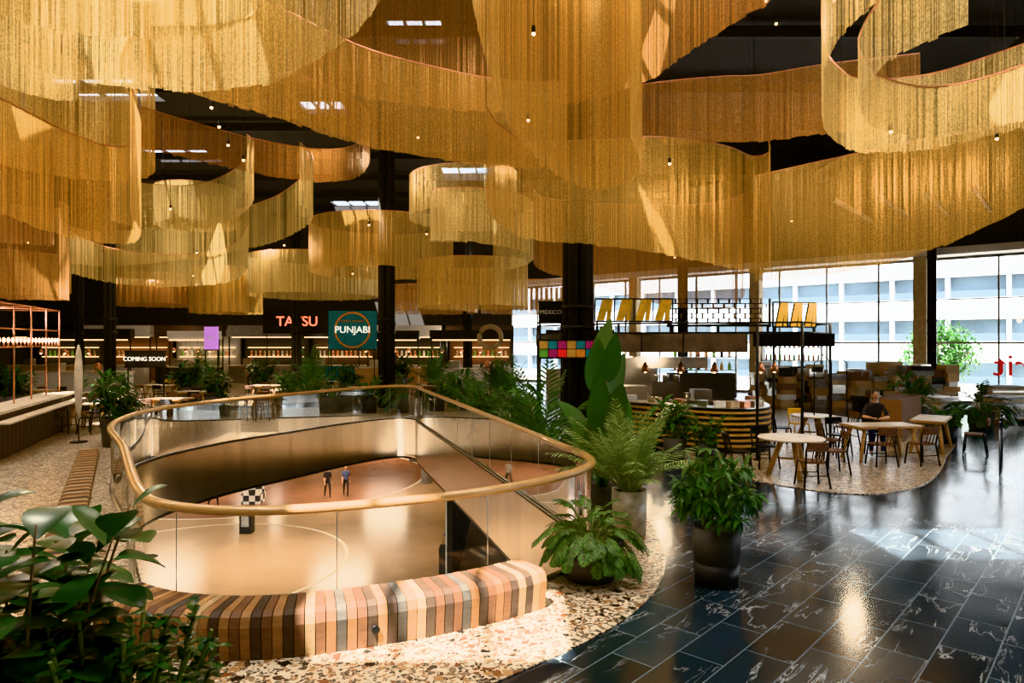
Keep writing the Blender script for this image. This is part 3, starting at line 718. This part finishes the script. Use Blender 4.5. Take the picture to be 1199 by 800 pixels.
for i, (x, y) in enumerate(lt):
    table_rect(x, y, rr.uniform(-.2, .2), 1.25, .7)
    for sx, sy in ((-.35, -.7), (.35, -.7), (-.35, .7), (.35, .7)):
        chair(rr.choice([0, 1, 1, 0, 2]) if i % 2 else rr.choice([0, 1]), x+sx, y+sy, (pi if sy < 0 else 0)+rr.uniform(-.2, .2))

mb = MB()
for i in range(4):
    x = 9.5+i*.55; y = 13.3+i*.75
    for k in (-.22, .22): mb.tube([(x+k*.6, y+k*.8, 0), (x+k*.6, y+k*.8, 1.0)], .016, M['black'], 6)
    mb.tube([(x-.13, y-.18, 1.0), (x+.13, y+.18, 1.0)], .016, M['black'], 6)
    mb.tube([(x-.13, y-.18, .5), (x+.13, y+.18, .5)], .012, M['black'], 6)
mb.build('menu_rail', (0, 0, .014))
mb = MB()
for i in range(26): mb.box((10.2+.065*i, 18.4+.075*i, .52), (.55, .09, 1.02), W5[(i*3) % 6], .86-pi/2)
mb.build('planter_counter', (0, 0, .014))

# ------------------------------------------------------------------ food kiosk
mb = MB()
cp = catmull([(1.9, 19.2), (3.2, 17.2), (4.5, 15.9), (5.5, 15.75), (6.2, 16.4), (6.6, 18.4)], 8)
cin = offs([(p[0], p[1]) for p in cp], .5, False)
for k in range(15):
    z0 = .08+k*.064; m = M['slat'] if k % 2 else M['black']
    o_ = offs([(p[0], p[1]) for p in cp], 0 if k % 2 else .02, False)
    mb.tube([(p[0], p[1], z0+.03) for p in o_], .036, m, 4)
poly = [(p[0], p[1]) for p in offs([(p[0], p[1]) for p in cp], .05, False)]+cin[::-1]
mb.prism(poly, 0, 1.0, M['black']); mb.prism([(p[0], p[1]) for p in cp]+offs([(p[0], p[1]) for p in cp], .6, False)[::-1], 1.0, 1.05, M['steel'])
for k in range(12):
    p = Vector(offs([(q[0], q[1]) for q in cp], .3, False)[3+k*3]); mb.box((p.x, p.y, 1.12), (.28, .22, .14), [M['steel'], M['white'], M['carton2'], M['copper']][k % 4], k*.3)
mb.build('kiosk_counter', (0, 0, .014))
mb = MB()
mb.box((4.3, 19.2, .46), (3.2, .8, .9), M['steel']); mb.box((4.3, 19.2, .93), (3.4, .85, .05), M['steel'])
for x in (3.1, 3.9, 4.7, 5.5): mb.box((x, 18.78, .5), (.6, .03, .6), M['steel']); mb.tube([(x-.2, 18.74, .72), (x+.2, 18.74, .72)], .012, M['black'], 6)
mb.box((3.4, 19.2, 1.15), (.7, .6, .4), M['steel']); mb.box((4.3, 19.2, 1.2), (.6, .6, .5), M['dark']); mb.box((5.3, 19.2, 1.1), (.5, .5, .3), M['steel'])
for i in range(5): mb.lathe((3.7+i*.3, 19.1, .96 if abs(3.7+i*.3-4.3) > .4 else 1.46), [(.09, 0), (.1, .18), (.1, .2)], M['steel'], 12)
mb.box((4.2, 19.3, 2.0), (2.4, .9, .3), M['steel'])
for k in (3.2, 5.2): mb.box((k, 19.3, 2.2), (.04, .04, .4), M['steel'])
mb.box((3.4, 21.4, 1.0), (2.2, .6, 2.0), M['steel']); mb.box((5.9, 21.4, .8), (2.0, .6, 1.6), M['dark'])
for k in range(2):
    mb.box((5.9, 21.2, 1.7+.4*k), (2.0, .3, .03), M['steel'])
    for i in range(8): mb.lathe((5.05+i*.24, 21.15, 1.715+.4*k), [(.05, 0), (.05, .14), (.02, .2), (.02, .24)], [M['copper'], M['green'], M['white'], M['slat'], M['black']][(i*3+k) % 5], 8)
mb.build('kiosk_kitchen', (0, 0, .014))
mb = MB()
rust = pm('oxidised_metal', (.15, .11, .08), .55, .5, .4, 3)
mb.box((3.9, 15.6, 2.55), (2.9, .08, .42), rust, -.05); mb.box((5.35, 17.2, 2.55), (.08, 3.2, .42), rust, -.05); mb.box((2.45, 17.2, 2.55), (.08, 3.2, .42), rust, -.05); mb.box((3.9, 18.8, 2.55), (2.9, .08, .42), rust)
mb.box((3.9, 17.2, 2.37), (2.8, 3.1, .05), M['dark'])
for x in (2.95, 3.9, 4.85): mb.box((x, 15.55, 2.55), (.02, .04, .42), M['black'])
mb.box((6.6, 16.0, 2.62), (1.9, .06, .3), M['black']); mb.box((7.2, 17.4, 2.62), (.06, 2.8, .3), M['black']); mb.box((1.4, 18.6, 2.62), (1.5, .08, .3), M['steel'])
for x, y in ((5.35, 14.9), (2.45, 15.7), (6.2, 14.6), (7.5, 16.1), (2.45, 18.8), (7.2, 18.8), (.7, 18.6)):
    mb.tube([(x, y, 0), (x, y, 3.0)], .032, M['black'], 8); mb.lathe((x, y, 0), [(.09, 0), (.09, .02)], M['black'], 12)
for a, b_ in (((5.35, 14.9), (6.2, 14.6)), ((6.2, 14.6), (7.5, 16.1)), ((7.5, 16.1), (7.2, 18.8)), ((5.35, 14.9), (5.35, 18.8)), ((2.45, 15.7), (5.35, 14.9)), ((2.45, 15.7), (.7, 18.6))):
    for z in (2.78, 3.0): mb.tube([(a[0], a[1], z), (b_[0], b_[1], z)], .022, M['black'], 6)
for x in (6.9, 7.25): mb.tube([(x, 15.6, .9), (x, 15.6, 2.1), (x+.15, 15.5, 2.3), (x+.3, 15.4, 2.1), (x+.3, 15.4, .9)], .014, M['black'], 6)
for x, y in ((3.2, 16.4), (4.0, 16.2), (4.8, 16.2), (5.9, 16.2), (6.3, 16.4)):
    mb.tube([(x, y, 2.3), (x, y, 2.1)], .006, M['black'], 4); mb.lathe((x, y, 1.86), [(.1, 0), (.07, .14), (.02, .24)], M['copper'], 14); mb.ball((x, y, 1.87), .035, M['bulb'], 8, 5)
mb.build('kiosk_canopy', (0, 0, .014))
mb = MB()
for r_ in range(5):
    for i in range(9):
        x = 4.15+i*.28+(.14 if r_ % 2 else 0); z = 3.08+r_*.13; t = .016
        mb.box((x, 17.9, z), (.27, .05, t), M['black']); mb.box((x, 17.9, z+.12), (.27, .05, t), M['black']); mb.box((x-.13, 17.9, z+.06), (t, .05, .12), M['copper' if r_ % 2 else 'black']); mb.box((x+.13, 17.9, z+.06), (t, .05, .12), M['black'])
mb.box((4.1, 17.9, 3.35), (.05, .07, .75), M['black']); mb.box((6.75, 17.9, 3.35), (.05, .07, .75), M['black']); mb.box((5.4, 17.9, 3.02), (2.7, .07, .06), M['black'])
for x in (4.2, 5.4, 6.7): mb.box((x, 17.9, 2.9), (.05, .05, .3), M['black'])
mb.build('lattice_screen')
def zig(name, x0, y0, n, z0, w, h, rz):
    mb = MB()
    for z in (0, h): mb.box((n*w/2, .06, z), (n*w, .04, .04), M['black'])
    for i in range(n+1): mb.box((i*w, .06, h/2), (.03, .04, h), M['black'])
    for i in range(n):
        x = i*w
        for (xa, xb, ww) in ((.04, .42, .40), (.54, .74, .22)):
            b = len(mb.v)
            for yy in (-.04, .02):
                mb.v += [(x+w*xa, yy, .02), (x+w*(xa+ww), yy, .02), (x+w*(xb+ww-.06), yy, h-.02), (x+w*(xb-.06), yy, h-.02)]
            mb.face([b, b+1, b+2, b+3], M['yellow']); mb.face([b+7, b+6, b+5, b+4], M['yellow'])
            for q in range(4): mb.face([b+q, b+4+q, b+4+(q+1) % 4, b+(q+1) % 4], M['black'])
    for x in (.05, n*w-.05): mb.box((x, .06, -.2), (.05, .05, .42), M['black'])
    mb.build(name, (x0, y0, z0), rz)
zig('zigzag_sign', 2.15, 17.6, 4, 3.12, .5, .58, 0); zig('zigzag_sign', 6.3, 16.4, 3, 2.95, .4, .6, .25)
mb = MB()
cs = ['green', 'pink', 'red', 'slat', 'orange', 'teal']
for i in range(6):
    mb.box((.75+i*.22, 16.2, 2.32), (.2, .04, .18), M[cs[i]]); mb.box((.75+i*.22, 16.2, 2.52), (.2, .04, .18), M[cs[(i*2+3) % 6]])
mb.box((1.3, 16.24, 2.42), (1.4, .04, .46), M['black']); mb.tube([(.65, 16.24, 0.014), (.65, 16.24, 2.65)], .02, M['black'], 6); mb.tube([(1.98, 16.24, 0.014), (1.98, 16.24, 2.65)], .02, M['black'], 6)
mb.build('coloured_tile_panel')

# ------------------------------------------------------------------ signs
def text(body, size, loc, mat, parent, rot=(pi/2, 0, 0), ext=.01, sx=1):
    cu = bpy.data.curves.new('lettering', 'FONT'); cu.body = body; cu.size = size; cu.extrude = ext; cu.align_x = 'CENTER'; cu.align_y = 'CENTER'
    cu.materials.append(mat); o = bpy.data.objects.new('lettering', cu); COL.objects.link(o); o.parent = parent; o.location = loc; o.rotation_euler = rot; o.scale = (sx, 1, 1); return o
def sign(name, x, y, z, w, h, mat, body, ts, tm, post=True):
    mb = MB(); mb.box((0, 0, 0), (w, .1, h), mat)
    mb.box((0, 0, h/2+.02), (w+.06, .12, .04), M['black']); mb.box((0, 0, -h/2-.02), (w+.06, .12, .04), M['black'])
    if post:
        for sx in (-1, 1): mb.tube([(sx*w*.45, .03, -z+.014), (sx*w*.45, .03, h/2)], .03, M['black'], 6)
    o = mb.build(name, (x, y, z)); text(body, ts, (0, -.065, 0), tm, o)
    return o
sign('mexico_sign', 1.0, 17.6, 3.35, .62, .5, M['black'], 'MEXICO', .15, M['white'])
sign('coming_soon_sign', -12.5, 23.3, 2.0, 1.35, .5, M['dark'], 'COMING SOON', .2, M['whiteglow'])
sign('noodle_bar_sign', -12.5, 39.8, 3.75, 4.0, 1.3, M['black'], 'TATSU', .8, M['redglow'])
o = sign('street_food_mural', -8.3, 35.6, 3.2, 2.5, 2.0, M['teal'], 'PUNJABI', .5, M['whiteglow'])
mb = MB(); flatring(mb, 0, 0, .85, .1, 0, M['orange'])
q = mb.build('mural_ring', (0, -.06, 0), 0, o); q.rotation_euler = (pi/2, 0, 0)
text('STREET MARKET', .17, (0, -.065, .45), M['orange'], o)
sign('digital_screen', -13.2, 30, 2.75, .6, 1.0, M['screen'], 'SEC', .2, M['white'])
rs = random.Random(9)
for i, x in enumerate([-29, -24.5, -20, -15.5, -11, -6.5, -2]):
    mb = MB(); y = 43.5
    mb.box((x, y-1.2, .55), (3.8, .7, 1.1), [M['wood'], M['white'], M['dark'], M['steel'], M['teal']][i % 5]); mb.box((x, y-1.25, 1.12), (4.0, .85, .06), M['pale'])
    mb.box((x, y+1.6, 1.7), (4.2, .2, 3.4), [M['dark'], W5[3], M['grey'], M['dark'], W5[2]][i % 5]); mb.box((x, y-1.0, 3.25), (4.2, .5, .7), [M['black'], M['white'], W5[2], M['grey']][i % 4])
    mb.box((x, y-.9, 2.86), (3.8, .3, .05), M['bulbw'])
    for k in range(2): mb.box((x, y+1.4, 1.6+.6*k), (3.6, .3, .04), M['bulbw'])
    for k in range(12): mb.lathe((x-1.6+k*.29, y+1.35, 1.64), [(.07, 0), (.07, .25), (.03, .35)], rs.choice([M['copper'], M['white'], M['green'], M['carton2']]), 8)
    for sx in (-2.05, 2.05): mb.tube([(x+sx, y-1.1, .014), (x+sx, y-1.1, 3.5)], .05, M['black'], 6)
    mb.box((x-.8, y-1.3, 1.35), (.5, .4, .4), M['steel'])
    mb.build('food_stall')
for i, (x, y, w, m) in enumerate([(-21, 33, 5, 'white'), (-25, 27, 4, 'dark'), (-2.2, 36.8, 4.5, 'white'), (-18.5, 39.5, 3, 'dark'), (-7, 38.5, 3.5, 'wood'), (3.6, 36, 3.6, 'pale')]):
    mb = MB(); mb.box((0, 0, .55), (w, .8, 1.08), M[m]); mb.box((0, 0, 1.12), (w+.1, .9, .06), M['pale'])
    mb.box((0, .3, 2.95), (w, .4, .5), M['white' if m == 'dark' else 'black'])
    mb.box((0, .1, 2.66), (w-.3, .12, .05), M['bulbw'])
    for sx in (-1, 1): mb.tube([(sx*w*.48, .3, 0), (sx*w*.48, .3, 3.2)], .04, M['black'], 6)
    for k in range(4):
        xx = -w*.35+k*w*.23; mb.tube([(xx, 0, 2.7), (xx, 0, 2.2)], .008, M['black'], 4); mb.lathe((xx, 0, 2.02), [(.13, 0), (.1, .12), (.02, .2)], M['copper'], 12); mb.ball((xx, 0, 2.03), .05, M['bulb'], 8, 5)
    mb.box((-w*.2, 0, 1.35), (.6, .5, .4), M['steel']); mb.lathe((w*.2, 0, 1.15), [(.15, 0), (.17, .3), (.05, .4)], M['copper'], 12)
    mb.build('market_counter', (x, y, .014))
mb = MB(); mb.tube([(.5*math.cos(a*pi/12), 0, .5*math.sin(a*pi/12)) for a in range(24)], .12, M['carton2'], 8, True); mb.tube([(0, 0, .6), (0, 0, 8.2)], .015, M['black'], 4)
mb.build('hanging_ring_sign', (-1.0, 31.5, 2.8))

# ------------------------------------------------------------------ left bar
mb = MB(); a_, b_ = Vector((-10.9, 14.2)), Vector((-13.3, 20.6)); dd = (b_-a_).normalized(); L_ = (b_-a_).length; an = math.atan2(dd.y, dd.x); mid = (a_+b_)/2; nn = Vector((-dd.y, dd.x))
mb.box((mid.x+nn.x*.3, mid.y+nn.y*.3, .5), (L_, .6, 1.0), W5[2], an)
for i in range(24):
    p = a_+dd*(i+.5)*L_/24-nn*.01; mb.box((p.x, p.y, .5), (L_/24-.03, .03, .96), W5[2], an)
mb.box((mid.x+nn.x*.3, mid.y+nn.y*.3, 1.04), (L_+.1, .8, .06), M['pale'], an)
mb.box((mid.x-nn.x*.25, mid.y-nn.y*.25, .86), (L_, .3, .04), M['pale'], an)
mb.build('bar_counter', (0, 0, .014))
mb = MB()
for i in range(6):
    p = a_+dd*i*L_/5+nn*.3
    mb.tube([(p.x, p.y, 1.05), (p.x, p.y, 3.5)], .02, M['copper'], 8)
    q = p+nn*2.0; mb.tube([(q.x, q.y, 0), (q.x, q.y, 3.5)], .02, M['copper'], 8); mb.tube([(p.x, p.y, 3.5), (q.x, q.y, 3.5)], .016, M['copper'], 8)
for z in (3.5, 2.45, 2.9):
    p, q = a_+nn*.3, b_+nn*.3; mb.tube([(p.x, p.y, z), (q.x, q.y, z)], .016, M['copper'], 8)
for i in range(22):
    p = a_+dd*(i+.5)*L_/22+nn*.3; mb.tube([(p.x, p.y, 2.47), (p.x, p.y, 2.55)], .02, M['copper'], 6); mb.ball((p.x, p.y, 2.62), (.03, .03, .06), M['bulb'], 8, 6)
mb.build('bar_candle_frame', (0, 0, .014))
mb = MB(); pr = [(.02+.08*math.sin(pi*min(1, i/10))**.6, .1+1.9*i/10) for i in range(11)]
mb.lathe((0, 0, .5), pr, M['pale'], 16); mb.lathe((0, 0, 0), [(.2, 0), (.2, .03)], M['black'], 16); mb.tube([(0, 0, 0), (0, 0, 2.6)], .012, M['black'], 6)
o = mb.build('paddle_lamp', (-11.1, 17.5, .014))

# ------------------------------------------------------------------ cartons, pallets
mb = MB()
for i in range(120):
    t = rs.uniform(0, 1); x = 10.5+6.2*t+rs.uniform(-.2, .2); y = 28.6-3.5*t*.5+rs.uniform(-1, 1)
    h = 0
    for k in range(rs.randint(2, 6)):
        w, dp, hh = rs.uniform(.35, .7), rs.uniform(.35, .6), rs.uniform(.15, .36); mb.box((x+rs.uniform(-.05, .05), y, h+hh/2), (w, dp, hh-.005), rs.choice([M['carton'], M['carton'], M['carton2'], M['white'], W5[3], M['grey'], M['steel'], M['dark']]), rs.uniform(-.25, .25)); h += hh
        if k == 1: mb.box((x, y, h), (.06, dp+.01, .01), M['carton2'])
mb.build('carton_stack')
for x, y, n, a in ((15.9, 22.2, 9, .3), (17.2, 24.0, 12, -.1), (14.4, 23.2, 8, .5), (19.0, 24.2, 7, .2), (17.8, 21.6, 5, .4)):
    mb = MB()
    for k in range(4): mb.box((0, -.45+.3*k, .1), (1.2, .1, .02), W5[0])
    for k in (-.5, 0, .5): mb.box((k, 0, .05), (.1, 1.0, .09), W5[0])
    for k in range(n): mb.box((rs.uniform(-.04, .04), rs.uniform(-.04, .04), .15+.08*k), (1.15, .95, .065), M[rs.choice(['grey', 'steel', 'white', 'carton2', 'grey'])], rs.uniform(-.03, .03))
    mb.build('pallet_stack', (x, y, 0), a)
mb = MB()
for k in range(4):
    mb.box((0, 0, .5+.6*k), (2.6, .4, .04), M['steel'])
    for i in range(12): mb.lathe((-1.15+i*.21, 0, .52+.6*k), [(.05, 0), (.05, .2), (.02, .3)], rs.choice([M['green'], M['copper'], M['white'], M['steel']]), 8)
for sx in (-1.3, 1.3):
    for sy in (-.18, .18): mb.box((sx, sy, 1.3), (.05, .05, 2.6), M['black'])
mb.build('steel_shelving', (13.1, 32.0, .0), -.6)
o = empty('window_lettering', (0, 0, 0)); p = WA+d*28.2-nout*.12
text('Esprit', 1.3, (p.x, p.y, 1.6), M['red'], o, rot=(pi/2, 0, ang+pi), ext=.01)

# ------------------------------------------------------------------ people
def person(name, loc, rz, J, E, segmat, head, hrot, hair, hairlen=.0, sc=1.0, hands=()):
    me = bpy.data.meshes.new('tmp'); keys = list(J.keys()); me.from_pydata([J[k][0] for k in keys], [(keys.index(a), keys.index(b)) for a, b in E], [])
    ob = bpy.data.objects.new('tmp', me); COL.objects.link(ob); sk = ob.modifiers.new('s', 'SKIN'); sk.use_smooth_shade = True
    for i, k in enumerate(keys):
        r_ = J[k][1]; me.skin_vertices[0].data[i].radius = (r_, r_*(J[k][2] if len(J[k]) > 2 else 1)); me.skin_vertices[0].data[i].use_root = (i == 0)
    ss = ob.modifiers.new('u', 'SUBSURF'); ss.levels = 2; ss.render_levels = 2
    dg = bpy.context.evaluated_depsgraph_get(); dg.update(); em = bpy.data.meshes.new_from_object(ob.evaluated_get(dg))
    segs = [(Vector(J[a][0]), Vector(J[b][0]), segmat(a, b)) for a, b in E]; mb = MB()
    mb.v = [v.co[:] for v in em.vertices]
    for pl in em.polygons:
        c_ = pl.center; best = None
        for a, b, m in segs:
            ab = b-a; t = max(0, min(1, (c_-a).dot(ab)/max(1e-9, ab.length_squared))); dist = (c_-(a+ab*t)).length
            if best is None or dist < best[0]: best = (dist, m)
        mb.face(list(pl.vertices), best[1], True)
    bpy.data.objects.remove(ob)
    hm = Matrix.Rotation(hrot[1], 3, 'Z') @ Matrix.Rotation(hrot[0], 3, 'X'); hc = Vector(head)
    def hp(x, y, z): return (hc+hm @ Vector((x, y, z)))[:]
    mb.ball(hc, (.073, .09, .112), M['skin'], 16, 12, hm); mb.ball(hp(0, -.02, -.07), (.045, .055, .045), M['skin'], 12, 8, hm)
    mb.ball(hp(0, -.095, -.012), (.011, .018, .022), M['skin'], 8, 6, hm)
    for s in (-1, 1):
        mb.ball(hp(s*.073, 0, -.01), (.012, .02, .03), M['skin'], 8, 6, hm); mb.ball(hp(s*.03, -.08, .012), (.012, .008, .008), M['white'], 8, 6, hm); mb.ball(hp(s*.03, -.086, .012), .006, M['hair'], 6, 5, hm)
        mb.ball(hp(s*.03, -.084, .032), (.018, .006, .004), M['hair'], 6, 5, hm)
    mb.ball(hp(0, -.083, -.05), (.024, .008, .007), M['pink'], 8, 5, hm)
    mb.ball(hp(0, .018, .028), (.083, .092, .1), hair, 16, 12, hm)
    if hairlen: mb.tube([hp(0, .05, .02), hp(0, .075, -.08), hp(0, .07, -.08-hairlen)], [.07, .065, .03], hair, 10)
    for (w, dr) in hands:
        w = Vector(w); dr = Vector(dr).normalized(); sd = dr.cross(Vector((0, 0, 1))).normalized()
        mb.ball(w+dr*.04, (.04, .045, .016), M['skin'], 10, 6, Matrix((sd, dr, sd.cross(dr))).transposed())
        for i, ln in enumerate((.065, .075, .07, .055)):
            b0 = w+dr*.075+sd*(-.03+.02*i); mb.tube([b0[:], (b0+dr*ln*.5)[:], (b0+dr*ln+Vector((0, 0, -.02)))[:]], [.009, .008, .006], M['skin'], 6)
        b0 = w+dr*.02-sd*.035; mb.tube([b0[:], (b0+dr*.03-sd*.02)[:], (b0+dr*.06-sd*.022)[:]], [.011, .009, .007], M['skin'], 6)
    o = mb.build(name, loc, rz); o.scale = (sc, sc, sc); return o
def walker(name, loc, rz, top, bot, hair, hl=0, st=.22, sc=1):
    J = {'pel': ((0, 0, .95), .13, .8), 'sp': ((0, 0, 1.13), .12, .75), 'ch': ((0, -.01, 1.33), .145, .75), 'ne': ((0, 0, 1.48), .055), 'hb': ((0, -.01, 1.57), .052)}
    E = [('pel', 'sp'), ('sp', 'ch'), ('ch', 'ne'), ('ne', 'hb')]
    for s, n in ((-1, 'l'), (1, 'r')):
        f = s*st
        J['sh'+n] = ((s*.17, 0, 1.4), .062); J['el'+n] = ((s*.22, .03+f*.3, 1.12), .045); J['wr'+n] = ((s*.21, -.06+f*.8, .88), .03)
        J['hi'+n] = ((s*.09, 0, .88), .098); J['kn'+n] = ((s*.1, -.05-f*.7, .49), .062); J['an'+n] = ((s*.1, .03-f*1.2, .09), .04); J['to'+n] = ((s*.1, -.13-f*1.2, .04), .035)
        E += [('ch', 'sh'+n), ('sh'+n, 'el'+n), ('el'+n, 'wr'+n), ('pel', 'hi'+n), ('hi'+n, 'kn'+n), ('kn'+n, 'an'+n), ('an'+n, 'to'+n)]
    def sm(a, b):
        if a[:2] in ('hi', 'kn') or (a == 'pel' and b[:2] == 'hi'): return bot
        if a[:2] == 'an': return M['clothk']
        if a[:2] == 'el' or a == 'ne': return M['skin']
        return top
    hs = [(J['wr'+n][0], (0, -.2, -1)) for n in 'lr']
    return person(name, loc, rz, J, E, sm, (0, -.02, 1.66), (0, 0), hair, hl, sc, hs)
walker('walking_person', (-10.8, 40, -6.49), .5, M['clothk'], M['clothk'], M['hair'], .1)
walker('walking_person', (-9.8, 40.3, -6.49), .3, M['clothb'], M['clothk'], M['hair'], .15)
walker('walking_person', (-11.4, 55.2, -6.49), 2.8, M['clothb'], M['clothk'], M['hair'])
walker('walking_person', (-10.6, 55.4, -6.49), 2.9, M['clothk'], M['clothb'], M['hair'], .1)
walker('walking_person', (-16.4, 37.5, -6.49), 1.2, M['clothw'], M['clothk'], M['hair'], .1)
walker('standing_person', (-13.2, 34.5, 0.014), .4, M['clothw'], M['clothk'], M['hair'], .1, .03)
J = {'pel': ((0, 0, .56), .14, .85), 'sp': ((0, -.03, .75), .115, .8), 'ch': ((0, -.08, .95), .135, .75), 'ne': ((0, -.1, 1.1), .05), 'hb': ((0, -.13, 1.18), .048)}
E = [('pel', 'sp'), ('sp', 'ch'), ('ch', 'ne'), ('ne', 'hb')]
for s, n in ((-1, 'l'), (1, 'r')):
    J['sh'+n] = ((s*.155, -.07, 1.02), .055); J['el'+n] = ((s*.24, -.2, .80), .042); J['wr'+n] = ((s*.1, -.38, .80), .028)
    J['hi'+n] = ((s*.09, -.05, .54), .1); J['kn'+n] = ((s*.11, -.42, .53), .065); J['an'+n] = ((s*.11, -.38, .1), .042); J['to'+n] = ((s*.11, -.52, .04), .033)
    E += [('ch', 'sh'+n), ('sh'+n, 'el'+n), ('el'+n, 'wr'+n), ('pel', 'hi'+n), ('hi'+n, 'kn'+n), ('kn'+n, 'an'+n), ('an'+n, 'to'+n)]
def sm(a, b):
    if a[:2] in ('hi', 'kn') or (a == 'pel' and b[:2] == 'hi'): return M['clothb']
    if a[:2] == 'an': return M['white']
    if a[:2] == 'el' or a == 'ne': return M['skin']
    return M['clothk']
person('seated_woman', (8.35, 15.75, .014), -.35, J, E, sm, (0, -.16, 1.28), (.35, .1), M['hair'], .14, 1.08, [((-.1, -.38, .8), (.5, -1, 0)), ((.1, -.38, .8), (-.5, -1, 0))])
chair(1, 8.38, 15.85, -.3)

# ------------------------------------------------------------------ outside
ext = pm('facade_white', (.42, .44, .47), .7, 0, .05); extg = pm('facade_glass', (.12, .17, .21), .2, 0, .3, .3)
mb = MB(); c = (WA+WB)/2+nout*30
for k in range(9):
    mb.box((c.x, c.y, -5+k*3.4), (130, .6, 1.7), ext, ang); mb.box((c.x+nout.x*.5, c.y+nout.y*.5, -3+k*3.4), (130, .3, 2.3), extg, ang)
for k in range(33):
    p = c+d*(-64+k*4); mb.box((p.x, p.y, 9), (.3, .5, 30), ext, ang)
mb.build('office_building')
mb = MB(); c2 = (WA+WB)/2+nout*30; mb.box((c2.x, c2.y, -6.75), (160, 56, .2), M['white'], ang); mb.build('ground_outside')
def tree(seed):
    r = random.Random(seed); mb = MB(); mb.tube([(0, 0, 0), (.1, 0, 4), (0, .1, 7)], [.25, .2, .12], M['bark'], 8)
    for i in range(9):
        v = sph(r, -.5, 1); mb.tube([(0, 0, 5.5), (v.x*2, v.y*2, 8+v.z*2)], [.08, .03], M['bark'], 5)
    for i in range(3500):
        v = sph(r, -1, 1)*(r.uniform(.3, 1)**.5)*(.8+.2*math.sin(i)); p = Vector((v.x*2.8, v.y*2.8, 8.4+v.z*2.6)); leaf(mb, p, sph(r, -1, 1), (0, 0, 1), r.uniform(.22, .4), .2, M['leafm'], 1, .7, .4, .1, 2)
    return mb
t0 = None
for i, (s, o_) in enumerate(((20.5, 25), (30.5, 24), (35, 22), (40, 25))):
    p = WA+d*s+nout*o_
    if t0 is None: t0 = tree(3).build('tree', (p.x, p.y, -6.6))
    else: inst(t0, 'tree', (p.x, p.y, -6.6), i, 1+.12*(i % 3))

# ------------------------------------------------------------------ light
w = bpy.data.worlds.new('world'); scn.world = w; w.use_nodes = True; nt = w.node_tree; nt.nodes.clear()
st_ = nt.nodes.new('ShaderNodeTexSky'); st_.sky_type = 'NISHITA'; st_.sun_disc = False; st_.sun_elevation = math.radians(55); st_.sun_rotation = math.radians(200)
mxw = nt.nodes.new('ShaderNodeMixRGB'); mxw.inputs[0].default_value = .6; mxw.inputs[2].default_value = (5, 4.9, 4.6, 1)
bg = nt.nodes.new('ShaderNodeBackground'); bg.inputs[1].default_value = .7; wo = nt.nodes.new('ShaderNodeOutputWorld')
nt.links.new(st_.outputs[0], mxw.inputs[1]); nt.links.new(mxw.outputs[0], bg.inputs[0]); nt.links.new(bg.outputs[0], wo.inputs[0])
sd = bpy.data.lights.new('sun', 'SUN'); sd.energy = 26; sd.angle = .01; sd.color = (1, .93, .8)
so = bpy.data.objects.new('sun', sd); COL.objects.link(so); so.rotation_euler = Vector((.25, .45, -.86)).to_track_quat('-Z', 'Y').to_euler()
def area(x, y, z, sx, sy, e, col, nm='skylight_fill'):
    l = bpy.data.lights.new(nm, 'AREA'); l.shape = 'RECTANGLE'; l.size = sx; l.size_y = sy; l.energy = e; l.color = col
    o = bpy.data.objects.new(nm, l); COL.objects.link(o); o.location = (x, y, z)
for x, y, a, b in sky:
    if y < 16: area(x, y, CEIL+.3, a, b, 330, (1, .92, .8))  # unseen fill lamps, added over the nearer roof openings to brighten the hall
def pt(x, y, z, e, col=(1, .8, .55), r=.15):
    l = bpy.data.lights.new('lamp', 'POINT'); l.energy = e; l.color = col; l.shadow_soft_size = r
    o = bpy.data.objects.new('lamp', l); COL.objects.link(o); o.location = (x, y, z)
for x, y, z, e in ((-4, 5, 7.5, 130), (2, 8.5, 7.8, 130), (6, 10, 7.6, 110), (-8, 12, 8, 140), (-5.5, 20, 8, 230), (1, 20, 8, 190), (6.5, 14, 6.6, 100), (-12, 30, 7, 300), (-2, 38, 7, 220), (-20, 38, 6, 220), (-24, 22, 7, 240), (4, 18, 2.2, 60), (3.4, 20.3, 2.3, 60), (8, 16, 3.9, 60), (-12, 42, 2.6, 60), (-20, 42, 2.6, 60), (-4, 42, 2.6, 60), (-13.2, 17.5, 3, 30), (-12, 23, 4.2, 120), (-7, 9, 5, 60)): pt(x, y, z, e)
for x in (-20, -10):
    for y in (28, 40, 54): area(x, y, -1.6, 3, 3, 420, (1, .82, .62), 'lower_ceiling_lamp')

try: scn.view_settings.view_transform = 'Khronos PBR Neutral'
except Exception: scn.view_settings.view_transform = 'Standard'
scn.view_settings.exposure = 0.85
